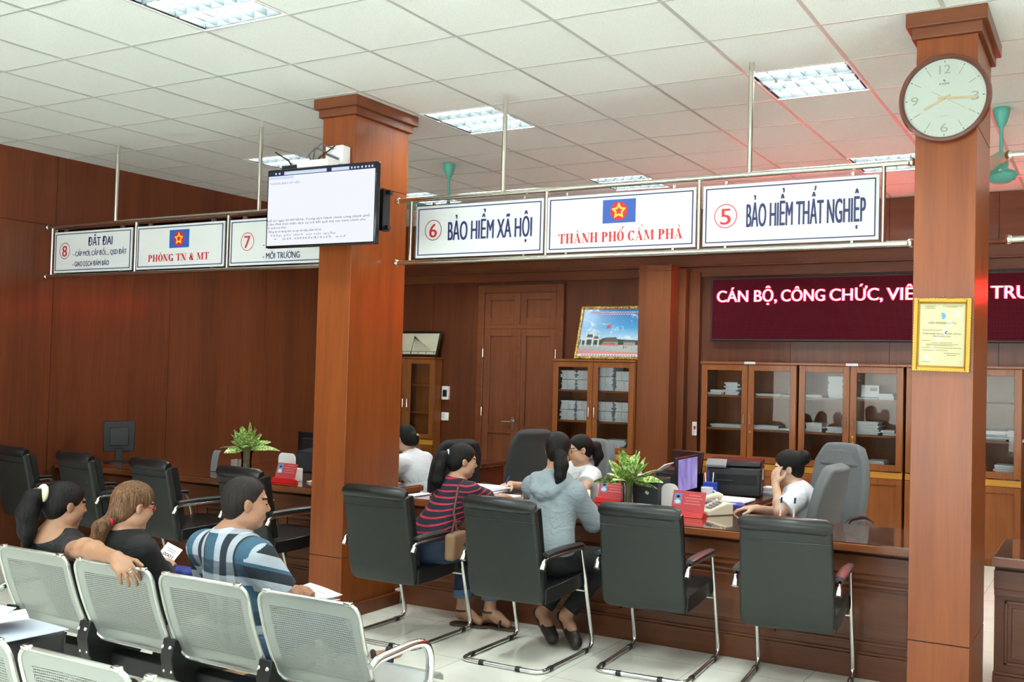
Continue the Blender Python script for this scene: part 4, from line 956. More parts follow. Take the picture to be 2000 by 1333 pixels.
m = MB(); m.box((0, -0.005, 0.065), (0.66, 0.001, 0.006)); m.box((-0.05, -0.005, 0.15), (0.008, 0.001, 0.24))
for k in range(10):
    x = 0.06+0.028*k; a = math.atan2(0.20, x); m.box((-0.05+x/2, -0.005, 0.065+0.10), (math.hypot(x, 0.20), 0.001, 0.0016), rotm(0, a, 0))
for k in range(6): m.box((-0.3+k*0.12, -0.005, 0.05), (0.006, 0.001, 0.03))
m.build('bridge_print', M_INK, bp, smooth=0)

# ------------------------------------------------------------------ wall plates
w1 = thing('wall_switch', 'white wall breaker box with a dark window, beside the double door', 'switch', (-5.955, YB, 1.352)); MB().box((0, -0.02, 0), (0.098, 0.04, 0.165)).build('plate', M_WHITE, w1, bevel=0.005); MB().box((0, -0.042, -0.005), (0.06, 0.006, 0.085)).build('window', M_BLACK, w1)
w2 = thing('wall_socket', 'small square white socket plate under the breaker box', 'socket', (-5.965, YB, 1.062)); MB().box((0, -0.008, 0), (0.105, 0.016, 0.10)).build('plate', M_WHITE, w2, bevel=0.004)
m = MB(); [m.cyl((x, -0.0175, z), (x, -0.015, z), 0.005, n=10) for x, z in ((-0.03, 0.02), (-0.03, -0.01), (-0.01, 0.02), (-0.01, -0.01))]; m.build('socket_hole', M_BLACK, w2)
w3 = thing('wall_switch', 'white switch with a red rocker on the pilaster by the first ticker cabinet', 'switch', (-2.66, YB-0.06, 1.073)); MB().box((0.03, -0.012, 0), (0.055, 0.024, 0.145)).build('plate', M_WHITE, w3, bevel=0.004); MB().box((0.035, -0.027, 0.01), (0.02, 0.008, 0.035)).build('rocker', M_RED, w3)

# ------------------------------------------------------------------ side desks
def desk(x0, x1, y0, y1, label):
    t = thing('side_desk', label, 'desk', ((x0+x1)/2, (y0+y1)/2, 0), group='dark side desks'); hx, hy = (x1-x0)/2, (y1-y0)/2
    MB().bb(-hx, hx, -hy, hy, 0.712, CT).build('top', M_DESK, t, smooth=0, bevel=0.006)
    for s in (-1, 1): MB().bb(min(s*hx*0.9, s*(hx*0.9-0.03)), max(s*hx*0.9, s*(hx*0.9-0.03)), -hy*0.94, hy*0.94, 0, 0.712).build('side_panel', M_DESK, t, smooth=0)
    MB().bb(-hx*0.88, hx*0.88, hy*0.7, hy*0.7+0.02, 0.25, 0.712).build('modesty_panel', M_DESK, t, smooth=0); return t
desk(-1.78, -0.90, 3.685, 4.87, 'dark side desk carrying the printer behind the counter')
desk(-5.6, -4.45, 3.685, 4.75, 'dark side desk carrying a screen behind the long counter at the left wall')
desk(-4.75, -3.98, 5.0, 5.75, 'small dark side table holding the water bottle')

# ------------------------------------------------------------------ office equipment
M_EQ = plain('equipment_black', '17181a', 0.38); M_EQ2 = plain('equipment_dark', '26282a', 0.45)
p = thing('printer', 'large black multifunction printer on the side desk', 'printer', (-1.20, 4.64, CT), 0.25)
MB().bb(-0.20, 0.20, -0.17, 0.19, 0.004, 0.215).build('body', M_EQ, p, bevel=0.012, segs=3)
MB().bb(-0.20, 0.20, -0.15, 0.19, 0.219, 0.265).build('scanner_lid', M_EQ, p, bevel=0.012, segs=3)
MB().box((-0.13, -0.17, 0.245), (0.15, 0.11, 0.022), rotm(0.35, 0, 0)).build('control_panel', plain('panel_grey', '8a8e90', 0.3), p, bevel=0.004)
MB().bb(-0.16, 0.17, -0.1745, -0.168, 0.09, 0.165).build('output_slot', plain('slot_black', '050506', 0.6), p); MB().bb(-0.15, 0.0, -0.19, -0.17, 0.118, 0.128).build('output_flap', M_EQ2, p)
MB().bb(0.2005, 0.203, -0.02, 0.03, 0.12, 0.2).build('label', M_WHITE, p)
def monitor(name, label, loc, rz, w=0.44, h=0.28, on=None, base=True, stand=0.10):
    t = thing(name, label, 'monitor', loc, rz); m = MB(); zc = stand+h/2
    m.box((0, 0, zc), (w, 0.025, h)); m.build('case', M_EQ, t, bevel=0.005)
    MB().box((0, 0.02, zc), (w*0.6, 0.03, h*0.6)).build('back_cover', M_EQ2, t, bevel=0.006)
    MB().raw([(-w/2+0.015, -0.0131, stand+0.018), (w/2-0.015, -0.0131, stand+0.018), (w/2-0.015, -0.0131, stand+h-0.015), (-w/2+0.015, -0.0131, stand+h-0.015)], [(0, 1, 2, 3)]).build('screen', on or plain('dark_screen', '0a0c10', 0.1), t, smooth=0)
    m = MB(); m.box((0, 0.05, stand*0.6+0.01), (0.06, 0.03, stand*1.3)); m.build('neck', M_EQ, t, bevel=0.004)
    MB().lathe([(0.12, 0.0), (0.12, 0.008), (0.05, 0.016)], (0, 0.05, 0), 28).build('base', M_EQ, t); return t
def scr_mat():
    t = NT('lilac_screen'); n = t.noise(t.coord('Object', (6, 6, 3)), 1.2, 4, 0.5, 0.8); c = t.ramp(n, [(0.35, lin('8878c0')), (0.6, lin('b4a4e0')), (0.8, lin('d0c4f0'))])
    e = t.add('ShaderNodeEmission'); t.link(c, e.inputs[0]); e.inputs[1].default_value = 0.42; t.link(e.outputs[0], t.o.inputs[0]); return t.m
monitor('computer_monitor', 'computer screen showing a lilac picture, facing the seated clerk at the side desk', (-1.44, 4.24, CT), math.radians(92), 0.42, 0.265, scr_mat(), stand=0.035)
monitor('computer_monitor', 'dark screen turned away on the counter at the left wall', (-6.55, 3.36, CT), math.radians(236), 0.25, 0.27, stand=0.09)
monitor('computer_monitor', 'dark screen beside the television column behind the leafy plant', (-4.90, 4.05, CT), math.radians(170), 0.44, 0.26, stand=0.05)
lt = thing('document_scanner', 'dark reddish folded machine on the side desk beside the plant', 'scanner', (-1.66, 4.62, CT), -0.25)
M_MAR = plain('maroon_case', '3a1c20', 0.3)
MB().bb(-0.15, 0.15, -0.11, 0.12, 0, 0.14).build('base', M_EQ, lt, bevel=0.01); MB().box((0, 0.10, 0.215), (0.30, 0.02, 0.17), rotm(-0.15, 0, 0)).build('lid', M_MAR, lt, bevel=0.006); MB().box((0.02, -0.05, 0.155), (0.24, 0.10, 0.03), rotm(0.15, 0, 0)).build('tray', M_MAR, lt, bevel=0.005)
bu = thing('desktop_unit', 'dark grey desktop box with a small sticker behind the vase', 'computer', (-1.46, 3.60, CT), 0.1)
MB().bb(-0.13, 0.13, -0.13, 0.13, 0.0, 0.195).build('case', plain('unit_grey', '30383a', 0.5), bu, bevel=0.006); MB().box((0.05, -0.132, 0.11), (0.025, 0.002, 0.018), rotm(0, 0.5, 0)).build('sticker', M_WHITE, bu, smooth=0)
tr = thing('paper_tray', 'white sheets curling over the top of the dark desktop box', 'papers', (-1.45, 3.62, CT+0.197), 0.1)
MB().sheet([[(x, y, 0.004+0.05*(max(0, x+0.03)/0.15)**2+0.004*i) for y in (-0.10, 0, 0.10)] for i, x in enumerate(np.linspace(-0.13, 0.14, 9))], 0.004).build('sheets', M_PAPER, tr, smooth=50)
def holder(label, loc, rz=0.0, w=0.118, h=0.175):
    t = thing('leaflet_holder', label, 'holder', loc, rz, 'white rounded holders'); r = 0.045
    poly = [(-w/2, 0), (w/2, 0)]+[(w/2-r+r*math.cos(a), h-r+r*math.sin(a)) for a in np.linspace(0, PI/2, 7)]+[(-w/2+r+r*math.cos(a), h-r+r*math.sin(a)) for a in np.linspace(PI/2, PI, 7)]
    MB().pxz(poly, -0.006, 0.0).build('front_plate', M_WHITE, t, bevel=0.002)
    MB().bb(-w/2, w/2, 0.0, 0.07, 0, 0.10).build('box', M_WHITE, t, bevel=0.004); return t
holder('white round topped leaflet holder standing against the dark desktop box', (-1.26, 3.54, CT), 0.1)
holder('white round topped leaflet holder behind the red name card by the television column', (-4.345, 3.20, CT), -0.1, 0.20, 0.215)
def name_card(label, loc, rz, w=0.235, h=0.15):
    t = thing('name_card', label, 'name card', loc, rz, 'red clerk name cards'); th = math.radians(14); R = rotm(-th, 0, 0)
    MB().box(np.array([0, 0, h/2]) @ R.T+np.array([0, 0, 0.012]), (w, 0.003, h), R).build('card', plain('card_red', 'c84a50', 0.35), t, smooth=0)
    MB().pyz([(-0.03, 0.0), (0.04, 0.0), (0.022, 0.03), (-0.012, 0.038)], -w/2-0.008, w/2+0.008).build('base', plain('base_red', 'c81c20', 0.3), t, bevel=0.003)
    def fp(x0, x1, z0, z1, mat, nm, y=-0.0022):
        P = np.array([(x0, y, z0), (x1, y, z0), (x1, y, z1), (x0, y, z1)]) @ R.T+np.array([0, 0, 0.012]); return MB().raw(P, [(0, 1, 2, 3)]).build(nm, mat, t, smooth=0)
    ph = fp(-w/2+0.012, -w/2+0.068, 0.06, 0.132, plain('photo_blue', '6f8fc4', 0.4), 'portrait_photo')
    for (cx, cz, rx, rz_, mt, nm) in ((0, 0.028, 0.011, 0.014, plain('photo_skin', 'd8b098', 0.5), 'portrait_face'), (0, 0.036, 0.013, 0.010, M_BLACK, 'portrait_hair'), (0, 0.004, 0.022, 0.013, plain('photo_shirt', 'd8dce0', 0.5), 'portrait_shirt')):
        P = np.array([(-w/2+0.04+cx+rx*math.cos(a), -0.0024 if nm != 'portrait_hair' else -0.0026, 0.074+cz+rz_*math.sin(a)) for a in np.linspace(0, 2*PI, 14)[:-1]]) @ R.T+np.array([0, 0, 0.012])
        MB().raw(P, [tuple(range(13))]).build(nm, mt, ph, smooth=0)
    m = MB()
    for z, a, b in ((0.122, 0.0, 0.085), (0.104, -0.03, 0.10), (0.086, -0.02, 0.08), (0.068, -0.03, 0.09)):
        m.raw(np.array([(a, -0.0023, z), (b, -0.0023, z), (b, -0.0023, z+0.005), (a, -0.0023, z+0.005)]) @ R.T+np.array([0, 0, 0.012]), [(0, 1, 2, 3)])
    m.build('faint_print', plain('print_salmon', 'e0908c', 0.5), t, smooth=0); return t
name_card('red clerk name card in a red stand in front of the lilac screen', (-1.05, 3.33, CT), -0.12)
name_card('red clerk name card beside the glass vase, by the clerk in the white blouse', (-1.74, 3.60, CT), -0.12, 0.20)
name_card('red clerk name card under the white leaflet holder by the television column', (-4.25, 3.08, CT), -0.05, 0.215, 0.14)
# telephones
M_CREAM = plain('phone_cream', 'd8d0bc', 0.35)
def phone(label, loc, rz, mat=None):
    t = thing('telephone', label, 'telephone', loc, rz); mat = mat or M_CREAM
    MB().pyz([(-0.10, 0), (0.10, 0), (0.10, 0.075), (0.05, 0.078), (-0.10, 0.028)], -0.075, 0.075).build('body', mat, t, bevel=0.008, segs=3)
    MB().tube([(-0.05, -0.085, 0.055), (-0.05, -0.06, 0.085), (-0.05, 0.0, 0.105), (-0.05, 0.06, 0.115), (-0.05, 0.085, 0.10)], [0.024, 0.022, 0.016, 0.022, 0.024], 12).build('handset', mat, t)
    m = MB()
    for i in range(3):
        for j in range(4): m.box((0.0+0.022*i, -0.055+0.025*j, 0.05+0.0095*j), (0.014, 0.014, 0.008), rotm(0.32, 0, 0))
    m.build('keypad', plain('key_grey', '8a8880', 0.5), t)
    MB().tube([(-0.05, -0.10, 0.02), (-0.09, -0.13, 0.006), (-0.13, -0.09, 0.006), (-0.12, 0.0, 0.006), (-0.10, 0.09, 0.02)], 0.005, 8).build('cord', mat, t); return t
phone('cream desk telephone beside the red name card, reflected in the glass counter', (-0.95, 3.545, CT), -0.6)
phone('cream telephone beside the glass vase near the clerk with glasses', (-1.93, 3.52, CT), 0.5)
phone('cream telephone behind the red name card by the television column', (-4.05, 3.34, CT), 0.2)
cs = thing('card_stand', 'small grey curved stand alone on the glossy counter at the left', 'stand', (-5.30, 3.36, CT), 0.35)
MB().sheet([[(x, -0.05+0.07*(1-math.cos(q))+0.0, 0.004+0.17*math.sin(q)) for x in (-0.028, 0, 0.028)] for q in np.linspace(0, 1.35, 9)], 0.006).build('curved_plate', plain('stand_grey', '70787c', 0.3), cs, smooth=50)
# cup, pens, papers
mg = thing('mug', 'white mug on the side desk in front of the pen cup', 'mug', (-1.22, 4.10, CT))
MB().lathe([(0.032, 0), (0.040, 0.01), (0.043, 0.10), (0.040, 0.10), (0.037, 0.012), (0.001, 0.01)], (0, 0, 0), 28).build('body', M_WHITE, mg); MB().tube(arc((0.043, 0, 0.052), 0.03, -PI/2, PI/2, 10), 0.006, 8).build('handle', M_WHITE, mg)
pc = thing('pen_cup', 'blue plastic pen holder with pens beside the printer', 'pen holder', (-1.25, 4.22, CT))
m = MB(); m.bb(-0.05, 0.05, -0.035, 0.035, 0, 0.10); m.bb(-0.05, 0.05, 0.0, 0.035, 0.10, 0.125); m.build('holder', plain('holder_blue', '2c4cb0', 0.35), pc, bevel=0.004); MB().box((0, -0.036, 0.06), (0.06, 0.002, 0.03)).build('label', M_WHITE, pc)
for x, h, mt in ((-0.03, 0.19, M_WHITE), (-0.01, 0.205, plain('pen_blue', '2038a0', 0.4)), (0.02, 0.195, M_WHITE), (0.032, 0.18, M_BLACK)): MB().cyl((x, 0.01, 0.09), (x*1.3, 0.012, h), 0.0045, n=8).build('pen', mt, pc)
bk = thing('booklet', 'blue booklet with a white label at the edge of the side desk', 'booklet', (-1.03, 3.98, CT), 0.5)
MB().box((0, 0, 0.007), (0.25, 0.18, 0.013)).build('cover', plain('booklet_blue', '3048a8', 0.4), bk, smooth=0); MB().box((0.02, 0.0, 0.0141), (0.10, 0.05, 0.001)).build('label', plain('booklet_label', 'a8c4d8', 0.5), bk, smooth=0)
pile(-1.10, 4.22, CT, 0.32, 0.24, 0.02, 'white and pale green open file on the side desk above the blue booklet', 'open_file', n=3, mess=0.02, mat=M_PAPER)
pile(-2.74, 3.52, CT, 0.30, 0.24, 0.05, 'loose stack of forms on the counter before the woman in the striped shirt', 'form_stack', n=6, mess=0.025, mat=M_PAPER)
pile(-2.50, 3.40, CT, 0.22, 0.28, 0.006, 'single sheets on the counter under the striped shirt woman\'s hands', 'paper_sheet', n=2, mess=0.03, mat=M_PAPER)
pile(-1.80, 3.20, CT, 0.22, 0.28, 0.006, 'white form on the counter before the woman in the grey hoodie', 'paper_sheet', n=2, mess=0.02, mat=M_PAPER)
pile(-3.02, 3.13, CT, 0.10, 0.20, 0.008, 'small sheet at the counter end against the television column', 'paper_sheet', n=2, mess=0.01, mat=M_PAPER)
pile(-0.98, 4.80, CT, 0.10, 0.12, 0.06, 'crumpled papers beside the printer at the desk end', 'paper_stack', n=4, mess=0.02, mat=M_PAPER)
pn = thing('chained_pen', 'white pen with a blue cap standing before the clerk, nearer the printer', 'pen', (-0.495, 3.50, CT), 0, 'desk pens on stands')
MB().lathe([(0.022, 0), (0.022, 0.006), (0.008, 0.016), (0.006, 0.03)], (0, 0, 0), 16).build('base', M_BLACK, pn); MB().cyl((0, 0, 0.025), (0.004, 0.006, 0.115), 0.006, n=10).build('barrel', M_WHITE, pn); MB().cyl((0.004, 0.006, 0.115), (0.006, 0.008, 0.15), 0.0065, n=10).build('cap', plain('pen_navy', '18205c', 0.4), pn)
dup_thing(pn, 'white pen with a blue cap standing before the clerk, nearer the clock column', (-0.415, 3.52, CT))
tp = thing('desk_pen_stand', 'pair of white looped pen stands with a blue foot by the television column', 'pen stand', (-3.90, 3.07, CT))
MB().lathe([(0.035, 0), (0.035, 0.02), (0.01, 0.035)], (0, 0, 0), 20).build('base', M_WHITE, tp); MB().lathe([(0.03, 0.022), (0.03, 0.045), (0.012, 0.05)], (0, 0, 0), 20).build('band', M_NAVY, tp)
for x in (-0.024, 0.022): MB().tube([(x-0.01, 0, 0.03), (x-0.012, 0, 0.12), (x, 0, 0.138), (x+0.012, 0, 0.12), (x+0.01, 0, 0.03)], 0.0045, 8).build('loop', M_WHITE, tp)
bt = thing('water_bottle', 'clear plastic water bottle with a blue cap on the side table', 'bottle', (-4.13, 5.12, CT))
MB().lathe([(0.032, 0), (0.034, 0.02), (0.034, 0.15), (0.028, 0.18), (0.014, 0.205), (0.013, 0.215)], (0, 0, 0), 22).build('body', glass('bottle_plastic', (0.78, 0.82, 0.86), 1.3, 0.1), bt); MB().cyl((0, 0, 0.21), (0, 0, 0.24), 0.017, n=16).build('cap', plain('cap_blue', '2a50c0', 0.4), bt)
lf = thing('leaflet_stand', 'small clear leaflet stand beside the vase at the left counter', 'holder', (-5.19, 3.44, CT), 0.2)
m = MB(); m.box((0, 0, 0.05), (0.004, 0.08, 0.10)); m.box((0.05, 0, 0.05), (0.004, 0.08, 0.10)); m.box((0.025, 0, 0.002), (0.05, 0.08, 0.004)); m.build('stand', M_WHITE, lf)
kb = thing('binder_box', 'black box file behind the white holder beside the television column', 'box', (-4.62, 3.90, CT), 0.2); MB().bb(-0.19, 0.19, -0.15, 0.15, 0, 0.17).build('body', M_EQ2, kb, bevel=0.008); MB().box((0, 0, 0.175), (0.37, 0.29, 0.008), rotm(0.06, 0.03, 0)).build('lid', M_EQ, kb)

# ------------------------------------------------------------------ leafy plants in glass vases
def leaf_mat():
    t = NT('variegated_leaf'); v = t.coord('Generated'); n = t.noise(t.coord('Object', (1, 1, 1)), 55, 4, 0.6, 0.5)
    c = t.ramp(n, [(0.40, lin('4a7a2c')), (0.50, lin('94b850')), (0.60, lin('dde6b4'))], 'LINEAR'); t.link(c, t.b.inputs['Base Color']); t.b.inputs['Roughness'].default_value = 0.35; return t.m
M_LEAF = leaf_mat(); M_STEM = plain('stem_green', '5a7c30', 0.5)
def plant(label, loc, H0, leaves, seed):
    r = random.Random(seed); t = thing('potted_plant', label, 'plant', loc, 0, 'leafy cuttings in glass vases')
    MB().lathe([(0.042, 0.0), (0.046, 0.004), (0.040, 0.08), (0.044, 0.15), (0.056, 0.185), (0.053, 0.185), (0.041, 0.15), (0.037, 0.08), (0.040, 0.012), (0.001, 0.010)], (0, 0, 0), 26).build('vase', glass('vase_glass', (0.96, 0.97, 0.96), 1.5), t)
    MB().lathe([(0.001, 0.011), (0.038, 0.012), (0.036, 0.08), (0.037, 0.10), (0.001, 0.10)], (0, 0, 0), 22).build('water', glass('vase_water', (0.92, 0.90, 0.78), 1.33), t)
    for az, el, L, w, z0 in leaves:
        a = math.radians(az); e = math.radians(el); d = np.array([math.cos(a)*math.cos(e), math.sin(a)*math.cos(e), math.sin(e)]); b0 = np.array([0.012*math.cos(a), 0.012*math.sin(a), z0])
        side = np.array([-math.sin(a), math.cos(a), 0.0]); nn = np.cross(side, d); st = 0.22*L
        tw = r.uniform(-0.9, 0.9); side2 = side*math.cos(tw)+nn*math.sin(tw); nn2 = np.cross(side2, d)
        P = []
        for i in range(9):
            q = i/8; wd = w*math.sin(PI*min(1, q*0.93+0.05))**0.75*(1-0.45*q); c = b0+d*(st+L*q)+np.array([0, 0, -0.42*L*q*q*math.cos(e)])
            P.append([c+side2*wd*u+nn2*(0.28*wd*abs(u)) for u in (-1, -0.5, 0, 0.5, 1)])
        o = MB().sheet(P, 0.0012).build('leaf', M_LEAF, t, smooth=60)
        MB().tube([np.array([0.01*math.cos(a+2), 0.01*math.sin(a+2), 0.03]), b0, b0+d*(st+0.02)], 0.003, 6).build('stem', M_STEM, o)
    return t
def fan_leaves(seed, n):
    r = random.Random(seed); o = []
    for k in range(n):
        az = 137.5*k+r.uniform(-15, 15); el = 78-62*(k/(n-1))+r.uniform(-6, 6); o.append((az, el, r.uniform(0.145, 0.185)*(1.0 if el > 35 else 1.2), r.uniform(0.036, 0.048), 0.17+0.05*(1-k/n)))
    return o
plant('glass vase of variegated green leaves beside the clerk in the white blouse', (-1.475, 3.36, CT), 0.18, fan_leaves(3, 27), 3)
plant('glass vase of variegated green leaves on the counter behind the man in plaid', (-5.06, 3.45, CT), 0.18, fan_leaves(8, 25), 8)

# ------------------------------------------------------------------ office chairs behind the counter
def office_chair(label, loc, rz, mat, mat2, back_h=1.14, w=0.46, armrest=True):
    t = thing('office_chair', label, 'chair', loc, rz, 'high backed office chairs'); P = []
    for y, z in ((0.30, 0.46), (0.255, 0.52), (0.235, 0.62), (0.25, 0.75), (0.28, 0.88), (0.30, back_h-0.12), (0.325, back_h-0.03), (0.345, back_h)):
        k = (z-0.46)/(back_h-0.46); hw = w/2*(0.86+0.14*math.sin(PI*min(1, k*1.05)))*(1-0.28*max(0, k-0.9)/0.1)
        P.append([(hw*u, y-0.03*u*u, z) for u in np.linspace(-1, 1, 11)])
    MB().sheet(P, 0.085).build('backrest', mat, t, bevel=0.025, segs=3, smooth=60)
    Q = [[(x, y-0.046, z) for x in np.linspace(-w*0.36, w*0.36, 7)] for y, z in ((0.30, back_h-0.16), (0.325, back_h-0.10), (0.342, back_h-0.04))]
    MB().sheet(Q, 0.05).build('headrest', mat, t, bevel=0.015, segs=3, smooth=60)
    S = [[(0.245*u*(1 if y > -0.2 else 0.9), y, z-0.01*(1-u*u)) for u in np.linspace(-1, 1, 9)] for y, z in ((-0.26, 0.43), (-0.22, 0.455), (-0.1, 0.465), (0.1, 0.46), (0.24, 0.45))]
    MB().sheet(S, 0.09).build('seat', mat, t, bevel=0.025, segs=3, smooth=60)
    if armrest:
        for s in (-1, 1):
            a = MB().tube(fillet([(s*0.27, 0.24, 0.60), (s*0.275, 0.10, 0.655), (s*0.275, -0.14, 0.655), (s*0.27, -0.16, 0.50), (s*0.22, -0.10, 0.42)], 0.05, 6), 0.017, 10).build('armrest', mat2, t)
    MB().cyl((0, 0, 0.09), (0, 0, 0.42), 0.028, n=16).build('gas_column', M_EQ, t)
    for k in range(5):
        a = 2*PI*k/5+0.3; c, s = math.cos(a), math.sin(a)
        l = MB().tube([(0.03*c, 0.03*s, 0.11), (0.30*c, 0.30*s, 0.075)], [0.026, 0.016], 10).build('base_arm', M_EQ, t); MB().cyl((0.30*c-0.012*s, 0.30*s+0.012*c, 0.028), (0.30*c+0.012*s, 0.30*s-0.012*c, 0.028), 0.028, n=16).build('caster', M_BLACK, l)
    return t
M_FAB = plain('grey_fabric', '6a6e70', 0.9, var=0.06, vscale=120, bump=0.3, bscale=400); M_FABD = plain('dark_fabric', '3a3c3c', 0.9, var=0.06, vscale=120, bump=0.3, bscale=400); M_FABB = plain('black_fabric', '17181a', 0.85)
office_chair('tall grey fabric office chair standing empty in front of the cabinet with keys', (-0.53, 4.62, 0), math.radians(-14), M_FAB, M_EQ, 1.15)
office_chair('grey office chair under the clerk resting her cheek on her hand', (-0.56, 3.95, 0), math.radians(-96), M_FAB, M_EQ, 1.08, 0.44)
office_chair('empty dark office chair turned away in front of the double door', (-3.30, 4.85, 0), math.radians(-120), M_FABD, M_EQ, 1.14)
office_chair('grey office chair behind the clerk in the white blouse', (-2.52, 4.40, 0), math.radians(-20), M_FAB, M_EQ, 1.09)
office_chair('black office chair behind the clerk hidden by the television column', (-3.62, 4.15, 0), math.radians(-110), M_FABB, M_EQ, 1.07)
hb = thing('handbag', 'tan handbag hanging beside the woman in the striped shirt', 'bag', (-2.185, 2.46, 0.50), 0.2)
MB().bb(-0.035, 0.035, -0.10, 0.10, 0, 0.16).build('body', plain('bag_tan', '8a6a50', 0.6), hb, bevel=0.02, segs=3); MB().tube([(0, -0.07, 0.15), (0, -0.04, 0.22), (0, 0.04, 0.22), (0, 0.07, 0.15)], 0.007, 8).build('handle', plain('strap_brown', '5a3428', .5), hb)
bg = thing('shoulder_bag', 'black bag on the seat of the bench cut by the lower corner', 'bag', (-1.90, -0.34, 0.452)); MB().bb(-0.10, 0.10, -0.09, 0.09, 0, 0.29).build('body', M_EQ2, bg, bevel=0.03, segs=3)
fd = thing('document_folder', 'clear plastic folder with loose white papers above the lower left bench', 'folder', (-1.88, -0.44, 0.747), -0.15)
MB().sheet([[(x, y, 0.006+0.012*math.sin(4*x+2*y)) for y in np.linspace(-0.12, 0.14, 5)] for x in np.linspace(-0.17, 0.17, 9)], 0.003).build('sleeve', plain('folder_plastic', 'c4ccd8', 0.2), fd, smooth=50)
for k, (dx, dy, a) in enumerate(((-0.08, 0.0, 0.3), (-0.02, 0.02, -0.35), (-0.12, -0.03, 0.7))):
    R = rotm(0.05*k, 0.06*(k-1), a); P = [[np.array([x, y, 0.02+0.012*k+0.02*math.sin(6*x+k)]) @ R.T+np.array([dx, dy, 0.0]) for y in (-0.07, 0, 0.07)] for x in np.linspace(-0.10, 0.10, 6)]
    MB().sheet(P, 0.001).build('loose_sheet', M_PAPER, fd, smooth=50)
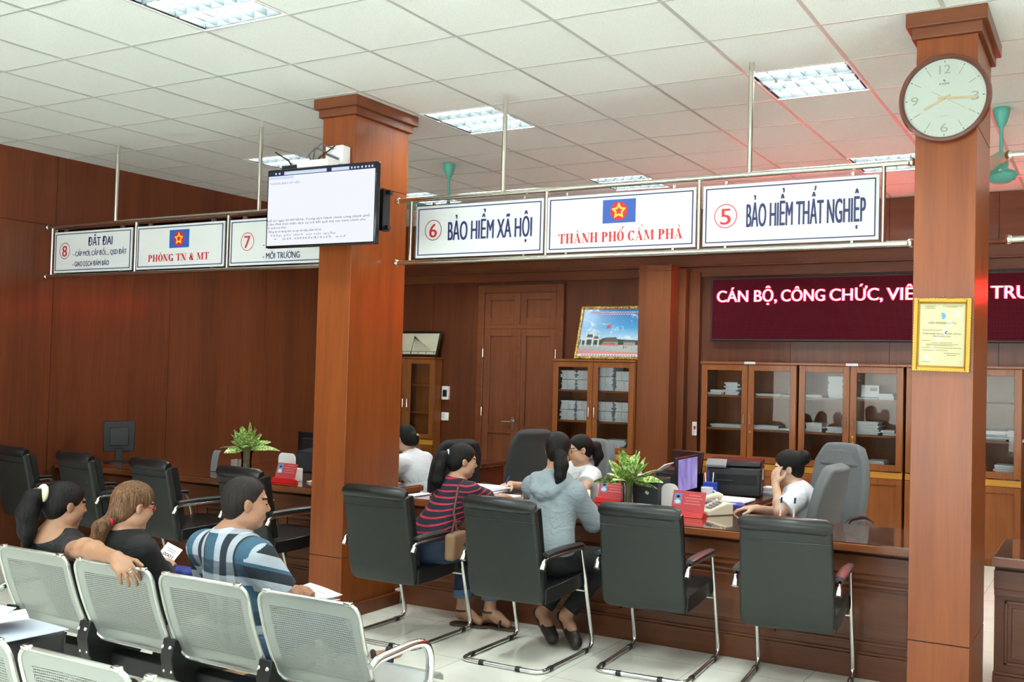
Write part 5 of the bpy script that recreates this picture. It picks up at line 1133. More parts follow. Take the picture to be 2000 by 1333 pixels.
# ------------------------------------------------------------------ smooth solids for people (implicit surface -> quads)
class Solid:
    def __init__(s, res=0.0055): s.res = res; s.pr = []
    def cap(s, a, b, ra, rb=None, k=0.02, flat=(False, False), op='+'):
        s.pr.append(('cap', np.array(a, float), np.array(b, float), ra, ra if rb is None else rb, k, flat, op)); return s
    def ell(s, c, r, R=None, k=0.02, op='+'):
        r = np.array([r]*3 if np.isscalar(r) else r, float); s.pr.append(('ell', np.array(c, float), r, np.eye(3) if R is None else np.array(R), k, op)); return s
    def chain(s, pts, rs, k=0.015):
        for a, b, p, q in zip(pts, pts[1:], rs, rs[1:]): s.cap(a, b, p, q, k)
        return s
    def cut(s, n, p, k=0.004): s.pr.append(('cut', np.array(n, float)/np.linalg.norm(n), np.array(p, float), k)); return s
    def bounds(s):
        lo = np.full(3, 9e9); hi = -lo
        for p in s.pr:
            if p[0] == 'cap' and p[7] == '+': q = np.stack([p[1]-p[3], p[1]+p[3], p[2]-p[4], p[2]+p[4]])
            elif p[0] == 'ell' and p[5] == '+': m = p[2].max(); q = np.stack([p[1]-m, p[1]+m])
            else: continue
            lo = np.minimum(lo, q.min(0)); hi = np.maximum(hi, q.max(0))
        return lo-0.02, hi+0.02
    def mesh(s):
        h = s.res; lo, hi = s.bounds(); N = np.ceil((hi-lo)/h).astype(int)+1; F = np.full(N, 0.08, np.float32)
        for p in s.pr:
            if p[0] == 'cut':
                ax = [lo[i]+h*np.arange(N[i]) for i in range(3)]; n = p[1]
                d = (n[0]*(ax[0]-p[2][0]))[:, None, None]+(n[1]*(ax[1]-p[2][1]))[None, :, None]+(n[2]*(ax[2]-p[2][2]))[None, None, :]
                F = np.maximum(F, d.astype(np.float32)); continue
            if p[0] == 'cap': _, a, b, ra, rb, k, flat, op = p; m = max(ra, rb); q0 = np.minimum(a, b)-m; q1 = np.maximum(a, b)+m
            else: _, c, r, R, k, op = p; m = r.max(); q0 = c-m; q1 = c+m
            mg = k+3*h
            i0 = np.maximum(0, np.floor((q0-mg-lo)/h).astype(int)); i1 = np.minimum(N, np.ceil((q1+mg-lo)/h).astype(int)+1)
            if (i1 <= i0).any(): continue
            ax = [lo[i]+h*np.arange(i0[i], i1[i]) for i in range(3)]
            X, Y, Z = np.meshgrid(*ax, indexing='ij')
            if p[0] == 'cap':
                ba = b-a; L2 = ba @ ba+1e-12; t = ((X-a[0])*ba[0]+(Y-a[1])*ba[1]+(Z-a[2])*ba[2])/L2; tc = np.clip(t, 0, 1)
                d = np.sqrt((X-a[0]-tc*ba[0])**2+(Y-a[1]-tc*ba[1])**2+(Z-a[2]-tc*ba[2])**2)-(ra+(rb-ra)*tc)
                L = math.sqrt(L2)
                if flat[0]: d = np.maximum(d, -t*L)
                if flat[1]: d = np.maximum(d, (t-1)*L)
            else:
                P = np.stack([X-c[0], Y-c[1], Z-c[2]], -1) @ R; k0 = np.sqrt(((P/r)**2).sum(-1)); k1 = np.sqrt(((P/(r*r))**2).sum(-1)); d = k0*(k0-1)/np.maximum(k1, 1e-6)
            sl = tuple(slice(i0[i], i1[i]) for i in range(3)); f = F[sl]; d = d.astype(np.float32)
            if op == '+':
                w = np.clip(0.5+0.5*(d-f)/k, 0, 1); F[sl] = d*(1-w)+f*w-k*w*(1-w)
            else:
                d = -d; w = np.clip(0.5-0.5*(d-f)/k, 0, 1); F[sl] = d*(1-w)+f*w+k*w*(1-w)
        S = F < 0
        c = np.zeros(tuple(N-1), np.int8)
        for dx in (0, 1):
            for dy in (0, 1):
                for dz in (0, 1): c += S[dx:N[0]-1+dx, dy:N[1]-1+dy, dz:N[2]-1+dz]
        act = np.argwhere((c > 0) & (c < 8)); ids = np.full(tuple(N-1), -1, np.int32); ids[tuple(act.T)] = np.arange(len(act))
        cs = np.array([(i >> 2 & 1, i >> 1 & 1, i & 1) for i in range(8)])
        V = np.stack([F[tuple((act+o).T)] for o in cs], 1); acc = np.zeros((len(act), 3)); cnt = np.zeros(len(act))
        for i in range(8):
            for j in range(i+1, 8):
                if np.abs(cs[i]-cs[j]).sum() != 1: continue
                a, b = V[:, i], V[:, j]; m = (a < 0) != (b < 0); t = np.where(m, a/np.where(m, a-b, 1), 0)
                acc += np.where(m[:, None], cs[i]+t[:, None]*(cs[j]-cs[i]), 0); cnt += m
        verts = lo+h*(act+acc/np.maximum(cnt, 1)[:, None]); faces = []
        for ax in range(3):
            o1, o2 = [(1, 2), (2, 0), (0, 1)][ax]
            sl0 = [slice(None)]*3; sl1 = [slice(None)]*3; sl0[ax] = slice(0, -1); sl1[ax] = slice(1, None)
            A = S[tuple(sl0)]; B = S[tuple(sl1)]; E = np.argwhere(A != B)
            ok = (E[:, o1] > 0) & (E[:, o2] > 0) & (E[:, o1] < N[o1]-1) & (E[:, o2] < N[o2]-1); E = E[ok]; sgn = A[tuple(E.T)]
            e1 = np.zeros(3, int); e1[o1] = 1; e2 = np.zeros(3, int); e2[o2] = 1
            q = np.stack([ids[tuple((E-e1-e2).T)], ids[tuple((E-e2).T)], ids[tuple(E.T)], ids[tuple((E-e1).T)]], 1)
            q = np.where(sgn[:, None], q, q[:, ::-1]); faces.append(q[(q >= 0).all(1)])
        return verts, np.concatenate(faces)
    def build(s, name, mat, parent, base=(0, 0, 0), region=None, label=None):
        v, f = s.mesh(); me = bpy.data.meshes.new(name); nf = len(f); w = (v-np.array(base)).astype(np.float32)
        me.vertices.add(len(v)); me.vertices.foreach_set('co', w.ravel())
        me.loops.add(nf*4); me.loops.foreach_set('vertex_index', f.astype(np.int32).ravel())
        me.polygons.add(nf); me.polygons.foreach_set('loop_start', np.arange(0, nf*4, 4, dtype=np.int32))
        try: me.polygons.foreach_set('loop_total', np.full(nf, 4, np.int32))
        except Exception: pass
        mats = mat if isinstance(mat, (list, tuple)) else [mat]
        for m in mats: me.materials.append(m)
        if region is not None: me.polygons.foreach_set('material_index', region(v[f].mean(1)).astype(np.int32))
        me.polygons.foreach_set('use_smooth', np.ones(nf, bool)); me.update(calc_edges=True); me.validate()
        o = bpy.data.objects.new(name, me); COL.objects.link(o); o.parent = parent
        if label: o['label'] = label
        return o
def skin_mat(name, col):
    if name in _mats: return _mats[name]
    t = NT(name); c = lin(col); n = t.noise(t.coord('Object'), 25, 4)
    t.link(t.ramp(n, [(0.3, tuple(v*0.90 for v in c)), (0.7, tuple(min(1, v*1.06) for v in c))]), t.b.inputs['Base Color'])
    t.b.inputs['Roughness'].default_value = 0.5; setin(t.b, 'Subsurface Weight', 0.0); _mats[name] = t.m; return t.m
def hair_mat(name, col, col2):
    if name in _mats: return _mats[name]
    t = NT(name); n = t.noise(t.coord('Object', (110, 110, 9)), 1.0, 3, 0.6, 1.5)
    t.link(t.ramp(n, [(0.35, lin(col)), (0.7, lin(col2))]), t.b.inputs['Base Color']); t.b.inputs['Roughness'].default_value = 0.5; setin(t.b, 'Specular IOR Level', 0.22)
    t.bump(n, 0.8, 0.006); _mats[name] = t.m; return t.m
def cloth_mat(name, col, rough=0.85, var=0.07, fold=0.25):
    if name in _mats: return _mats[name]
    t = NT(name); c = lin(col); n = t.noise(t.coord('Object'), 300, 2); f = t.noise(t.coord('Object', (1, 1, 1.8)), 11, 3, 0.5, 1.2)
    t.link(t.ramp(n, [(0.3, tuple(v*(1-var) for v in c)), (0.7, tuple(min(1, v*(1+var)) for v in c))]), t.b.inputs['Base Color'])
    t.b.inputs['Roughness'].default_value = rough; t.bump(f, fold*1.6, 0.02); _mats[name] = t.m; return t.m
def V3(*a): return np.array(a, float)
def head_rot(psi, pitch=0, roll=0):
    # local x = the person's right, y = forward, z = up; psi turns the face from +y towards +x; pitch > 0 looks down
    return rotm(0, 0, -math.radians(psi)) @ rotm(-math.radians(pitch), 0, 0) @ rotm(0, math.radians(roll), 0)
def add_head(S, c, R, sc=1.0, female=True):
    L = lambda *p: c+R @ (np.array(p)*sc)
    S.ell(L(0, -.012, .035), V3(.074, .092, .082)*sc, R, .02).ell(L(0, .03, -.028), V3(.060, .060, .082)*sc, R, .025)
    S.ell(L(0, .058, -.092), V3(.024, .024, .020)*sc, R, .022)
    for q in (-1, 1):
        S.ell(L(q*.038, .052, -.028), V3(.026, .030, .032)*sc, R, .02); S.ell(L(q*.052, .015, -.068), V3(.016, .03, .022)*sc, R, .03)
    S.cap(L(-.033, .076, .026), L(.033, .076, .026), .012*sc, None, .012)
    for q in (-1, 1): S.ell(L(q*.031, .098, .004), V3(.017, .016, .012)*sc, R, .010, '-')
    for q in (-1, 1): S.ell(L(q*.031, .0805, .004), V3(.0125, .0115, .010)*sc, R, .004)
    S.cap(L(0, .086, .010), L(0, .101, -.024), .007*sc, .0115*sc, .008)
    for q in (-1, 1): S.ell(L(q*.011, .094, -.028), V3(.008, .010, .007)*sc, R, .005)
    S.ell(L(0, .0845, -.056), V3(.021, .011, .0065)*sc, R, .006).ell(L(0, .0835, -.067), V3(.018, .011, .0065)*sc, R, .006)
    for q in (-1, 1):
        Re = R @ rotm(0.15, 0, q*0.35); S.ell(L(q*.076, -.004, -.004), V3(.0095, .019, .031)*sc, Re, .006); S.ell(L(q*.086, .004, -.002), V3(.006, .010, .018)*sc, Re, .005, '-')
def face_region(c, R, sc):
    def f(p):
        q = (p-c) @ R/sc; idx = np.zeros(len(p), int)
        lip = (np.abs(q[:, 0]) < .021) & (q[:, 1] > .078) & (np.abs(q[:, 2]+.0615) < .0105-.18*np.abs(q[:, 0])); idx[lip] = 1
        for s in (-1, 1):
            e = ((q[:, 0]-s*.031)/.012)**2+((q[:, 2]-.004)/.0045)**2 < 1; idx[e & (q[:, 1] > .07)] = 3
            b = (np.abs(q[:, 0]-s*.033) < .018) & (np.abs(q[:, 2]-.030+.15*np.abs(q[:, 0]-s*.030)) < .0045) & (q[:, 1] > .05); idx[b] = 3
        return idx
    return f
M_LIP = plain('lip', 'b0685e', 0.45); M_EYEW = plain('eye_white', 'd8d4cc', 0.3); M_EYED = plain('eye_dark', '1a1210', 0.25)
def add_hand(S, w, d, n, side, curl=(0.35, 0.35, 0.35, 0.35), sc=1.0, spread=0.10, thumb=0.5):
    """w wrist, d towards the fingertips, n the palm normal, side = +1 right hand / -1 left hand"""
    d = np.array(d, float); d /= np.linalg.norm(d); n = np.array(n, float); n -= d*(n @ d); n /= np.linalg.norm(n)
    t = side*np.cross(d, n); B = np.stack([t, d, n], 1); w = np.array(w, float)
    S.ell(w+d*.048*sc-n*.002, V3(.040, .052, .0155)*sc, B, .012); S.cap(w, w+d*.03*sc, .023*sc, .022*sc, .015)
    for i, (o, L, r) in enumerate(((.029, .070, .0088), (.010, .078, .0090), (-.010, .072, .0086), (-.028, .056, .0078))):
        p = w+d*(.088-.006*abs(i-1))*sc+t*o*sc; a = 0.0; dd = d+t*spread*(1.5-i)/1.5*1.0; dd /= np.linalg.norm(dd)
        for j, q in enumerate((.46, .30, .24)):
            a += curl[i]*(0.8, 1.2, 0.8)[j]; e = dd*math.cos(a)+n*math.sin(a); p2 = p+e*L*q*sc
            S.cap(p, p2, r*(1-.07*j)*sc, r*(1-.07*(j+1))*sc, .004 if j else .006); p = p2
    p = w+d*.028*sc+t*.028*sc+n*.004; e = d*.62+t*.66+n*(.2+.3*thumb); e /= np.linalg.norm(e); p2 = p+e*.038*sc; S.cap(p, p2, .0125*sc, .0105*sc, .010)
    e = d*.88+t*.25+n*(.15+.5*thumb); e /= np.linalg.norm(e); S.cap(p2, p2+e*.032*sc, .0102*sc, .0085*sc, .004)
class Person:
    def __init__(s, base, label, skin='c99a7e', res=0.0055, female=True):
        s.t = thing('person', label, 'person', base); s.base = np.array(base, float); s.skin = skin_mat('skin_'+skin, skin); s.res = res; s.female = female
    def joints(s, **k): s.J = {a: (np.array(b, float)) for a, b in k.items()}; return s
    def body(s, psi, pitch, roll=0, hsc=1.0, hands=None, feet=None, arm=1.0, bust=0.0):
        J = s.J; hsc = hsc*.915; s.R = head_rot(psi, pitch, roll); s.hc = J['head']; s.hsc = hsc; B = Solid(s.res); s.B = B
        add_head(B, s.hc, s.R, hsc, s.female)
        fw = s.R @ V3(0, 1, 0); nk = s.hc+s.R @ (V3(0, -.022, -.07)*hsc); B.cap(nk, J['neck'], .051*hsc, .054, .03)
        sl, sr = J['shl'], J['shr']; ax = sr-sl; ax /= np.linalg.norm(ax); s.ax = ax
        mid = (sl+sr)/2; up = J['neck']-J['pelvis']; up /= np.linalg.norm(up); fr = np.cross(up, ax); s.fr = fr; s.up = up
        T = np.stack([ax, fr, np.cross(ax, fr)], 1); s.T = T; ch = mid*0.55+J['pelvis']*0.45+fr*.01; s.ch = ch
        w = np.linalg.norm(sr-sl)/2; s.w = w
        B.cap(J['neck']-up*.02, sl, .055, .045, .04).cap(J['neck']-up*.02, sr, .055, .045, .04)
        B.ell(ch+up*.06, (w*.90, .105, .17), T, .05).ell(J['pelvis']+up*.03, (.155, .115, .13), T, .06).ell(ch*0.5+J['pelvis']*0.5, (.130, .10, .16), T, .06)
        for q, sh, el, wr in (('l', 'shl', 'ell', 'wrl'), ('r', 'shr', 'elr', 'wrr')):
            a = arm; B.cap(J[sh], J[el], .046*a, .038*a, .03).cap(J[el], J[wr], .037*a, .024*a, .02)
            fwd = J[el]+(J[wr]-J[el])*.3; B.ell(fwd, .040*a, None, .02)
            h = (hands or {}).get(q)
            if h is not None: add_hand(B, J[wr], h[0], h[1], 1 if q == 'r' else -1, *h[2:])
        for q in 'lr':
            hp, kn, an = J['hp'+q], J['kn'+q], J['an'+q]; B.cap(hp, kn, .080, .055, .04).cap(kn, an, .052, .036, .03)
            to = J['to'+q]; B.cap(an, an*.55+to*.45+V3(0, 0, -.01), .036, .034, .02).cap(an*.55+to*.45, to, .034, .024, .02)
            dd = an-to; dd /= np.linalg.norm(dd); B.ell(an+dd*.02-V3(0, 0, .035), (.03, .03, .035), None, .02)
        return s
    def done(s):
        s.B.build('body', [s.skin, M_LIP, M_EYEW, M_EYED], s.t, s.base, face_region(s.hc, s.R, s.hsc)); return s
    def L(s, *p): return s.hc+s.R @ (np.array(p)*s.hsc)
    def hair(s, mat, tail=None, tr=None, low=-.075, front=.0, bun=None, vol=.010, short=False, name='hair'):
        H = Solid(s.res); sc = s.hsc; R = s.R
        H.ell(s.L(0, -.014, .038), (V3(.074, .094, .082)+vol)*sc, R, .02).ell(s.L(0, -.050, -.020), (V3(.058, .048, .060)+vol*.7)*sc, R, .03)
        if short: H.ell(s.L(0, .088+front, -.040), V3(.100, .100, .118)*sc, R, .006, '-')
        else: H.ell(s.L(0, .092+front, -.046), V3(.086, .100, .116)*sc, R, .010, '-')
        for q in (-1, 1): H.ell(s.L(q*.085, .004, -.012), V3(.022, .026, .034)*sc, R, .006, '-')
        for q in (-1, 1): H.ell(s.L(q*.075, .030, -.055), V3(.03, .06, .055)*sc, R, .008, '-')
        H.cut(R @ V3(0, .35 if not short else .1, -1), s.L(0, -.05, low))
        if tail is not None: H.chain(tail, tr, .015)
        if bun is not None: H.ell(bun[0], bun[1], R, .012)
        return H.build(name, mat, s.t, s.base)
    def top(s, mat, sleeve='short', grow=.014, hem=.0, neck=.012, name='shirt', res=None, cuts=(), arm=1.0, loose=1.0, sl_len=.62, extra=None, shoulder=True, collar=True, region=None):
        J = s.J; C = Solid(res or s.res*1.1); g = grow; T = s.T; up = s.up
        C.cap(J['neck']-up*.03, J['shl'], .050+g, .046+g, .05).cap(J['neck']-up*.03, J['shr'], .050+g, .046+g, .05)
        C.ell(s.ch+up*.06, (s.w*.90+g, .105+g*loose, .17+g), T, .05).ell(J['pelvis']+up*.03, (.155+g, .115+g*loose, .13), T, .06).ell(s.ch*0.5+J['pelvis']*0.5, (.132+g, .10+g*1.2*loose, .17), T, .06)
        for sh, el, wr in (('shl', 'ell', 'wrl'), ('shr', 'elr', 'wrr')):
            if sleeve == 'short': C.cap(J[sh], J[sh]+(J[el]-J[sh])*sl_len, (.048+g)*arm, (.050+g)*arm, .03, (False, True))
            elif sleeve == 'cap': C.cap(J[sh], J[sh]+(J[el]-J[sh])*.28, .048+g, .050+g, .03, (False, True))
            else:
                C.cap(J[sh], J[el], (.048+g)*arm, (.041+g)*arm, .03); C.cap(J[el], J[el]+(J[wr]-J[el])*.95, (.041+g)*arm, (.028+g)*arm, .02, (False, True))
        if collar: C.cap(J['neck']-up*.03, J['neck']+up*neck, .060+g*.4, .060, .02, (False, True))
        if extra: extra(C)
        C.cut(-up, J['pelvis']-up*(.06+hem))
        for n, p in cuts: C.cut(n, p)
        return C.build(name, mat, s.t, s.base, region)
    def pants(s, mat, grow=.010, end=0.93, name='trousers', skirt=False):
        J = s.J; C = Solid(s.res*1.15); g = grow; C.ell(J['pelvis'], (.160+g, .118+g, .125+g), s.T, .05)
        for q in 'lr':
            C.cap(J['hp'+q], J['kn'+q], .083+g, .060+g, .04)
            e = J['kn'+q]+(J['an'+q]-J['kn'+q])*end; C.cap(J['kn'+q], e, .058+g, .044+g, .03, (False, True))
        C.cut(s.up, J['pelvis']+s.up*.09); return C.build(name, mat, s.t, s.base)
    def shoe(s, q, mat, name='shoe', open_=True):
        J = s.J; an, to = J['an'+q], J['to'+q]; d = to-an; d /= np.linalg.norm(d); C = Solid(.005)
        dn = -np.cross(np.cross(d, V3(0, 0, 1)), d) if abs(d[2]) < .9 else V3(0, -1, 0)
        dn = dn/np.linalg.norm(dn); h = an+dn*.045-d*.03
        C.cap(h, to+dn*.012, .036, .034, .02).cap(to, to+d*.012, .03, .024, .02)
        C.cap(an*.4+to*.6, to, .042, .032, .02); C.ell(an*.35+to*.65+V3(0, 0, .035), (.035, .045, .03), None, .01, '-')
        C.cut(V3(0, 0, -1), V3(0, 0, .003)); return C.build(name, mat, s.t, s.base)
    def glasses(s, mat, name='glasses'):
        m = MB(); sc = s.hsc
        for q in (-1, 1):
            m.tube([s.L(q*.032+.021*math.cos(a), .101-.02*abs(q*.032+.021*math.cos(a))/.05*.5, .003+.016*math.sin(a))-s.base for a in np.linspace(0, 2*PI, 15)[:-1]], .0022, 6, closed=True)
            m.tube([s.L(q*.053, .092, .006)-s.base, s.L(q*.078, .05, .008)-s.base, s.L(q*.085, -.005, .006)-s.base], .0022, 6)
        m.tube([s.L(-.011, .101, .006)-s.base, s.L(.011, .101, .006)-s.base], .002, 6); return m.build(name, mat, s.t)
# ------------------------------------------------------------------ people
HB = hair_mat('hair_black', '070606', '171312'); HBR = hair_mat('hair_brown', '3c2618', '8a6648'); 
M_BLK = cloth_mat('cloth_black', '131416'); M_JEAN = cloth_mat('denim', '26344e', 0.8, 0.2); M_WHT = cloth_mat('cloth_white', 'dfe4ea', 0.75, 0.03); M_GREY = cloth_mat('cloth_heather', '8b959c', 0.85, 0.06, 0.4); M_NVYC = cloth_mat('cloth_navy', '1c2340')
M_JEANL = cloth_mat('denim_light', '4d6688', 0.8, 0.2)
def striped():
    t = NT('striped_knit'); v = t.coord('Object'); x, y, z = t.xyz(v); n = t.noise(v, 12, 2)
    a = t.math('ADD', t.math('MULTIPLY_ADD', y, -0.22, z), t.math('MULTIPLY', n, 0.010)); f = t.math('FRACT', t.math('ADD', t.math('DIVIDE', a, 0.033), 40.0)); g = t.math('LESS_THAN', f, 0.27)
    t.link(t.mix(g, lin('1a1a2c'), lin('b02c40')), t.b.inputs['Base Color']); t.b.inputs['Roughness'].default_value = 0.85; t.bump(t.noise(t.coord('Object', (1, 1, 1.8)), 12, 3, 0.5, 1.2), 0.4, 0.02); return t.m
def plaid():
    t = NT('plaid_cloth'); v = t.coord('Object'); x, y, z = t.xyz(v)
    def band(a, per, off, lo, hi): 
        f = t.math('FRACT', t.math('ADD', t.math('DIVIDE', a, per), 40.0+off)); return t.math('MULTIPLY', t.math('GREATER_THAN', f, lo), t.math('LESS_THAN', f, hi))
    P = 0.185; u = t.math('MULTIPLY_ADD', y, -0.25, x)
    c = t.mix(band(u, P, 0.37, 0.0, 0.40), lin('1c2630'), lin('35586c'))
    c = t.mix(band(u, P, 0.37, 0.40, 0.58), c, lin('a0a8b2')); c = t.mix(band(u, P, 0.37, 0.76, 0.93), c, lin('9ca4ae'))
    c = t.mix(t.math('MULTIPLY', band(z, 0.20, 0.05, 0.0, 0.26), 0.62), c, lin('18222e')); c = t.mix(t.math('MULTIPLY', band(z, 0.20, 0.05, 0.80, 0.98), 0.62), c, lin('c0c6ce'))
    t.link(c, t.b.inputs['Base Color']); t.b.inputs['Roughness'].default_value = 0.85; t.bump(t.noise(t.coord('Object', (1, 1, 1.8)), 10, 3, 0.5, 1.2), 0.4, 0.02); return t.m
def sleeve_plaid():
    t = NT('plaid_sleeve'); v = t.coord('Object'); x, y, z = t.xyz(v); a = t.math('MULTIPLY_ADD', y, 0.35, z)
    f = t.math('FRACT', t.math('ADD', t.math('DIVIDE', a, 0.105), 40.3)); c = t.mix(t.math('LESS_THAN', f, 0.45), lin('1c2630'), lin('a0a8b2')); c = t.mix(t.math('GREATER_THAN', f, 0.86), c, lin('35586c'))
    t.link(c, t.b.inputs['Base Color']); t.b.inputs['Roughness'].default_value = 0.85; t.bump(t.noise(t.coord('Object', (1, 1, 1.8)), 10, 3, 0.5, 1.2), 0.4, 0.02); return t.m
def lace():
    t = NT('black_lace'); n = t.noise(t.coord('Object'), 90, 3, 0.6); t.link(t.ramp(n, [(0.45, lin('0c0c0e')), (0.7, lin('34302e'))]), t.b.inputs['Base Color']); t.b.inputs['Roughness'].default_value = 0.8; t.bump(n, 0.6, 0.006); return t.m
# --- woman with her arm over the bench
p = Person((-2.93, 0.55, 0), 'woman in a black lace top with a cream scrunchie, one arm along the bench back', 'a67a5e')
p.joints(head=(-2.935, .475, .975), neck=(-2.955, .425, .835), pelvis=(-2.93, .60, .53), shl=(-3.13, .47, .785), shr=(-2.795, .425, .785), ell=(-3.22, .62, .60), wrl=(-3.05, .82, .56),
         elr=(-2.56, .318, .842), wrr=(-2.285, .268, .838), hpl=(-3.02, .62, .51), hpr=(-2.84, .62, .51), knl=(-3.06, 1.0, .50), knr=(-2.90, 1.0, .50), anl=(-3.09, .74, .10), anr=(-2.97, .74, .10), tol=(-3.10, .88, .035), tor=(-2.98, .88, .035))
p.body(14, 8, 0, 0.93, {'r': ((.80, -.12, -.42), (-.30, .45, -.85), (.50, .45, .45, .5), 1.0, 0.16, 0.1), 'l': ((.3, .9, -.1), (0, 0, -1))}, arm=1.08); p.done()
sc0 = p.L(-.0, -.118, .055)
p.hair(HB, [sc0, p.L(.0, -.165, .03), p.L(.0, -.18, -.05), p.L(0, -.165, -.14), p.L(0, -.15, -.22)], [.022, .040, .046, .038, .018])
SCR = MB().tube([sc0-p.base+p.R @ V3(.030*math.cos(a), -.006, .030*math.sin(a)) for a in np.linspace(0, 2*PI, 17)[:-1]], .014, 10, closed=True).build('scrunchie', plain('scrunchie_cream', 'd8d0b4', 0.9), p.t)
p.top(lace(), 'cap', .010, 0.02, cuts=[((-.02, -.75, 1), (-2.955, .40, .850))], collar=False); p.pants(M_BLK)
for q in 'lr': p.shoe(q, plain('sandal_dark', '1c1a1a', 0.5))
MB().tube([p.J['wrr']-p.base+V3(.113, -.018, -.036)+V3(.0*math.cos(a)+.004*math.sin(a), .010*math.cos(a), .010*math.sin(a)) for a in np.linspace(0, 2*PI, 13)[:-1]], .0015, 6, closed=True).build('ring', M_STEEL, p.t)
# --- woman with the queue ticket
p = Person((-2.66, 0.58, 0), 'woman with brown hair in a red tie, red glasses and black jacket, holding a ticket', 'b98c70')
p.joints(head=(-2.615, .585, .985), neck=(-2.665, .555, .855), pelvis=(-2.645, .60, .53), shl=(-2.82, .595, .795), shr=(-2.515, .56, .795), ell=(-2.87, .70, .60), wrl=(-2.76, .86, .62),
         elr=(-2.50, .70, .60), wrr=(-2.70, .815, .665), hpl=(-2.73, .62, .51), hpr=(-2.56, .62, .51), knl=(-2.80, 1.02, .51), knr=(-2.56, 1.03, .51), anl=(-2.90, .98, .10), anr=(-2.585, 1.12, .09), tol=(-2.92, 1.13, .035), tor=(-2.585, 1.27, .035))
p.body(12, 14, 0, 0.95, {'r': ((-.42, .78, .12), (-.35, -.2, -.9), (.55, .55, .6, .6), 0.95), 'l': ((.55, .8, 0), (0, 0, -1), (.4, .4, .4, .4))}); p.done()
tie = p.L(-.01, -.098, -.088)
p.hair(HBR, [p.L(0, -.07, -.05), tie, p.L(-.015, -.125, -.13), p.L(-.025, -.12, -.19), p.L(-.02, -.11, -.25)], [.05, .026, .036, .032, .012], vol=.014, low=-.10)
MB().tube([tie-p.base+p.R @ V3(.026*math.cos(a), -.01*math.sin(a), .020*math.sin(a)) for a in np.linspace(0, 2*PI, 15)[:-1]], .010, 8, closed=True).build('hair_tie', M_RED, p.t)
p.top(M_BLK, 'long', .014, 0.03, name='jacket'); p.pants(M_BLK, end=.88); p.glasses(plain('glasses_red', 'b02838', 0.35))
for q in 'lr': p.shoe(q, plain('sandal_dark', '1c1a1a', 0.5))
m = MB(); m.tube([p.J['shr']-p.base+V3(-.03, -.066, .02), p.J['shr']-p.base+V3(.0, -.066, -.012), p.J['shr']-p.base+V3(.045, -.05, -.05)], .003, 6); m.build('piping', plain('piping_pale', 'b8c4c4', 0.6), p.t)
tk = thing('queue_ticket', 'white queue ticket printed 0001 held by the woman with red glasses', 'ticket', (-2.755, .885, .70))
Rt = rotm(0, 0, math.radians(40)) @ rotm(math.radians(-32), 0, 0) @ rotm(0, math.radians(30), 0)
tq = MB().box((0, 0, 0), (.085, .0012, .115), Rt).build('slip', plain('ticket_paper', 'f0f2f4', 0.7), tk, smooth=0)
lettering('0001', (Rt @ V3(0, -.0008, 0)), tuple(Rt[:, 0]), tuple(Rt[:, 2]), -.026, .026, -.005, .017, M_INK, tk, .05, .0006, 'number')
m = MB(); [m.box(Rt @ V3(0, -.0009, z), (w, .0004, .003), Rt) for z, w in ((.035, .05), (.025, .04), (-.02, .05), (-.032, .045))]; m.build('fine_print', plain('grey_print', '8a8c88', 0.6), tk, smooth=0)
bg = thing('handbag', 'blue handbag on the lap of the woman holding the ticket', 'bag', (-2.70, .90, .575)); MB().bb(-.10, .10, -.05, .05, 0, .075).build('body', plain('bag_blue', '2c3488', .5), bg, bevel=.02, segs=3)
# --- man in the plaid shirt
p = Person((-1.88, 0.56, 0), 'man in a blue and grey plaid shirt and jeans with crossed legs, papers in hand', 'a0745a', female=False)
p.joints(head=(-1.873, .555, 1.062), neck=(-1.925, .515, .935), pelvis=(-1.86, .60, .535), shl=(-2.095, .545, .862), shr=(-1.748, .505, .862), ell=(-2.18, .68, .64), wrl=(-2.02, .90, .62),
         elr=(-1.675, .60, .675), wrr=(-1.83, .815, .640), hpl=(-1.96, .63, .52), hpr=(-1.77, .63, .52), knl=(-2.02, 1.02, .49), knr=(-1.84, 1.00, .495), anl=(-2.02, 1.08, .10), anr=(-2.02, 1.40, .17), tol=(-2.03, 1.24, .03), tor=(-1.87, 1.56, .20))
p.body(33, 4, 0, 0.99, {'r': ((-.30, .9, .05), (-.25, -.25, -.93), (.4, .42, .45, .5), 1.05), 'l': ((.4, .9, 0), (0, 0, -1), (.4, .4, .4, .4))}, arm=1.1); p.done()
p.hair(hair_mat('hair_cropped', '12100f', '2e2622'), vol=.005, short=True, low=-.07)
def on_sleeve(q, P=p):
    k = np.zeros(len(q), int)
    for sh, el in (('shl', 'ell'), ('shr', 'elr')):
        d = P.J[el]-P.J[sh]; L = np.linalg.norm(d); d = d/L; r = q-P.J[sh]; t = r @ d; rad = np.linalg.norm(r-t[:, None]*d, axis=1)
        out = (r @ P.ax)*(1 if sh == 'shr' else -1); k[(rad < .085) & (t > -.03) & (out > .012+.25*np.maximum(0, -t))] = 1
    return k
p.top([plaid(), sleeve_plaid()], 'short', .016, 0.05, arm=1.12, sl_len=.80, neck=.03, region=on_sleeve); p.pants(M_JEANL, .012)
m = Solid(.005); m.cap(p.J['neck']-p.up*.012, p.J['neck']+p.up*.034, .080, .068, .01, (True, True)); m.cap(p.J['neck']-p.up*.05, p.J['neck']+p.up*.05, .058, .056, .004, (False, False), '-'); m.build('collar', plaid(), p.t, p.base)
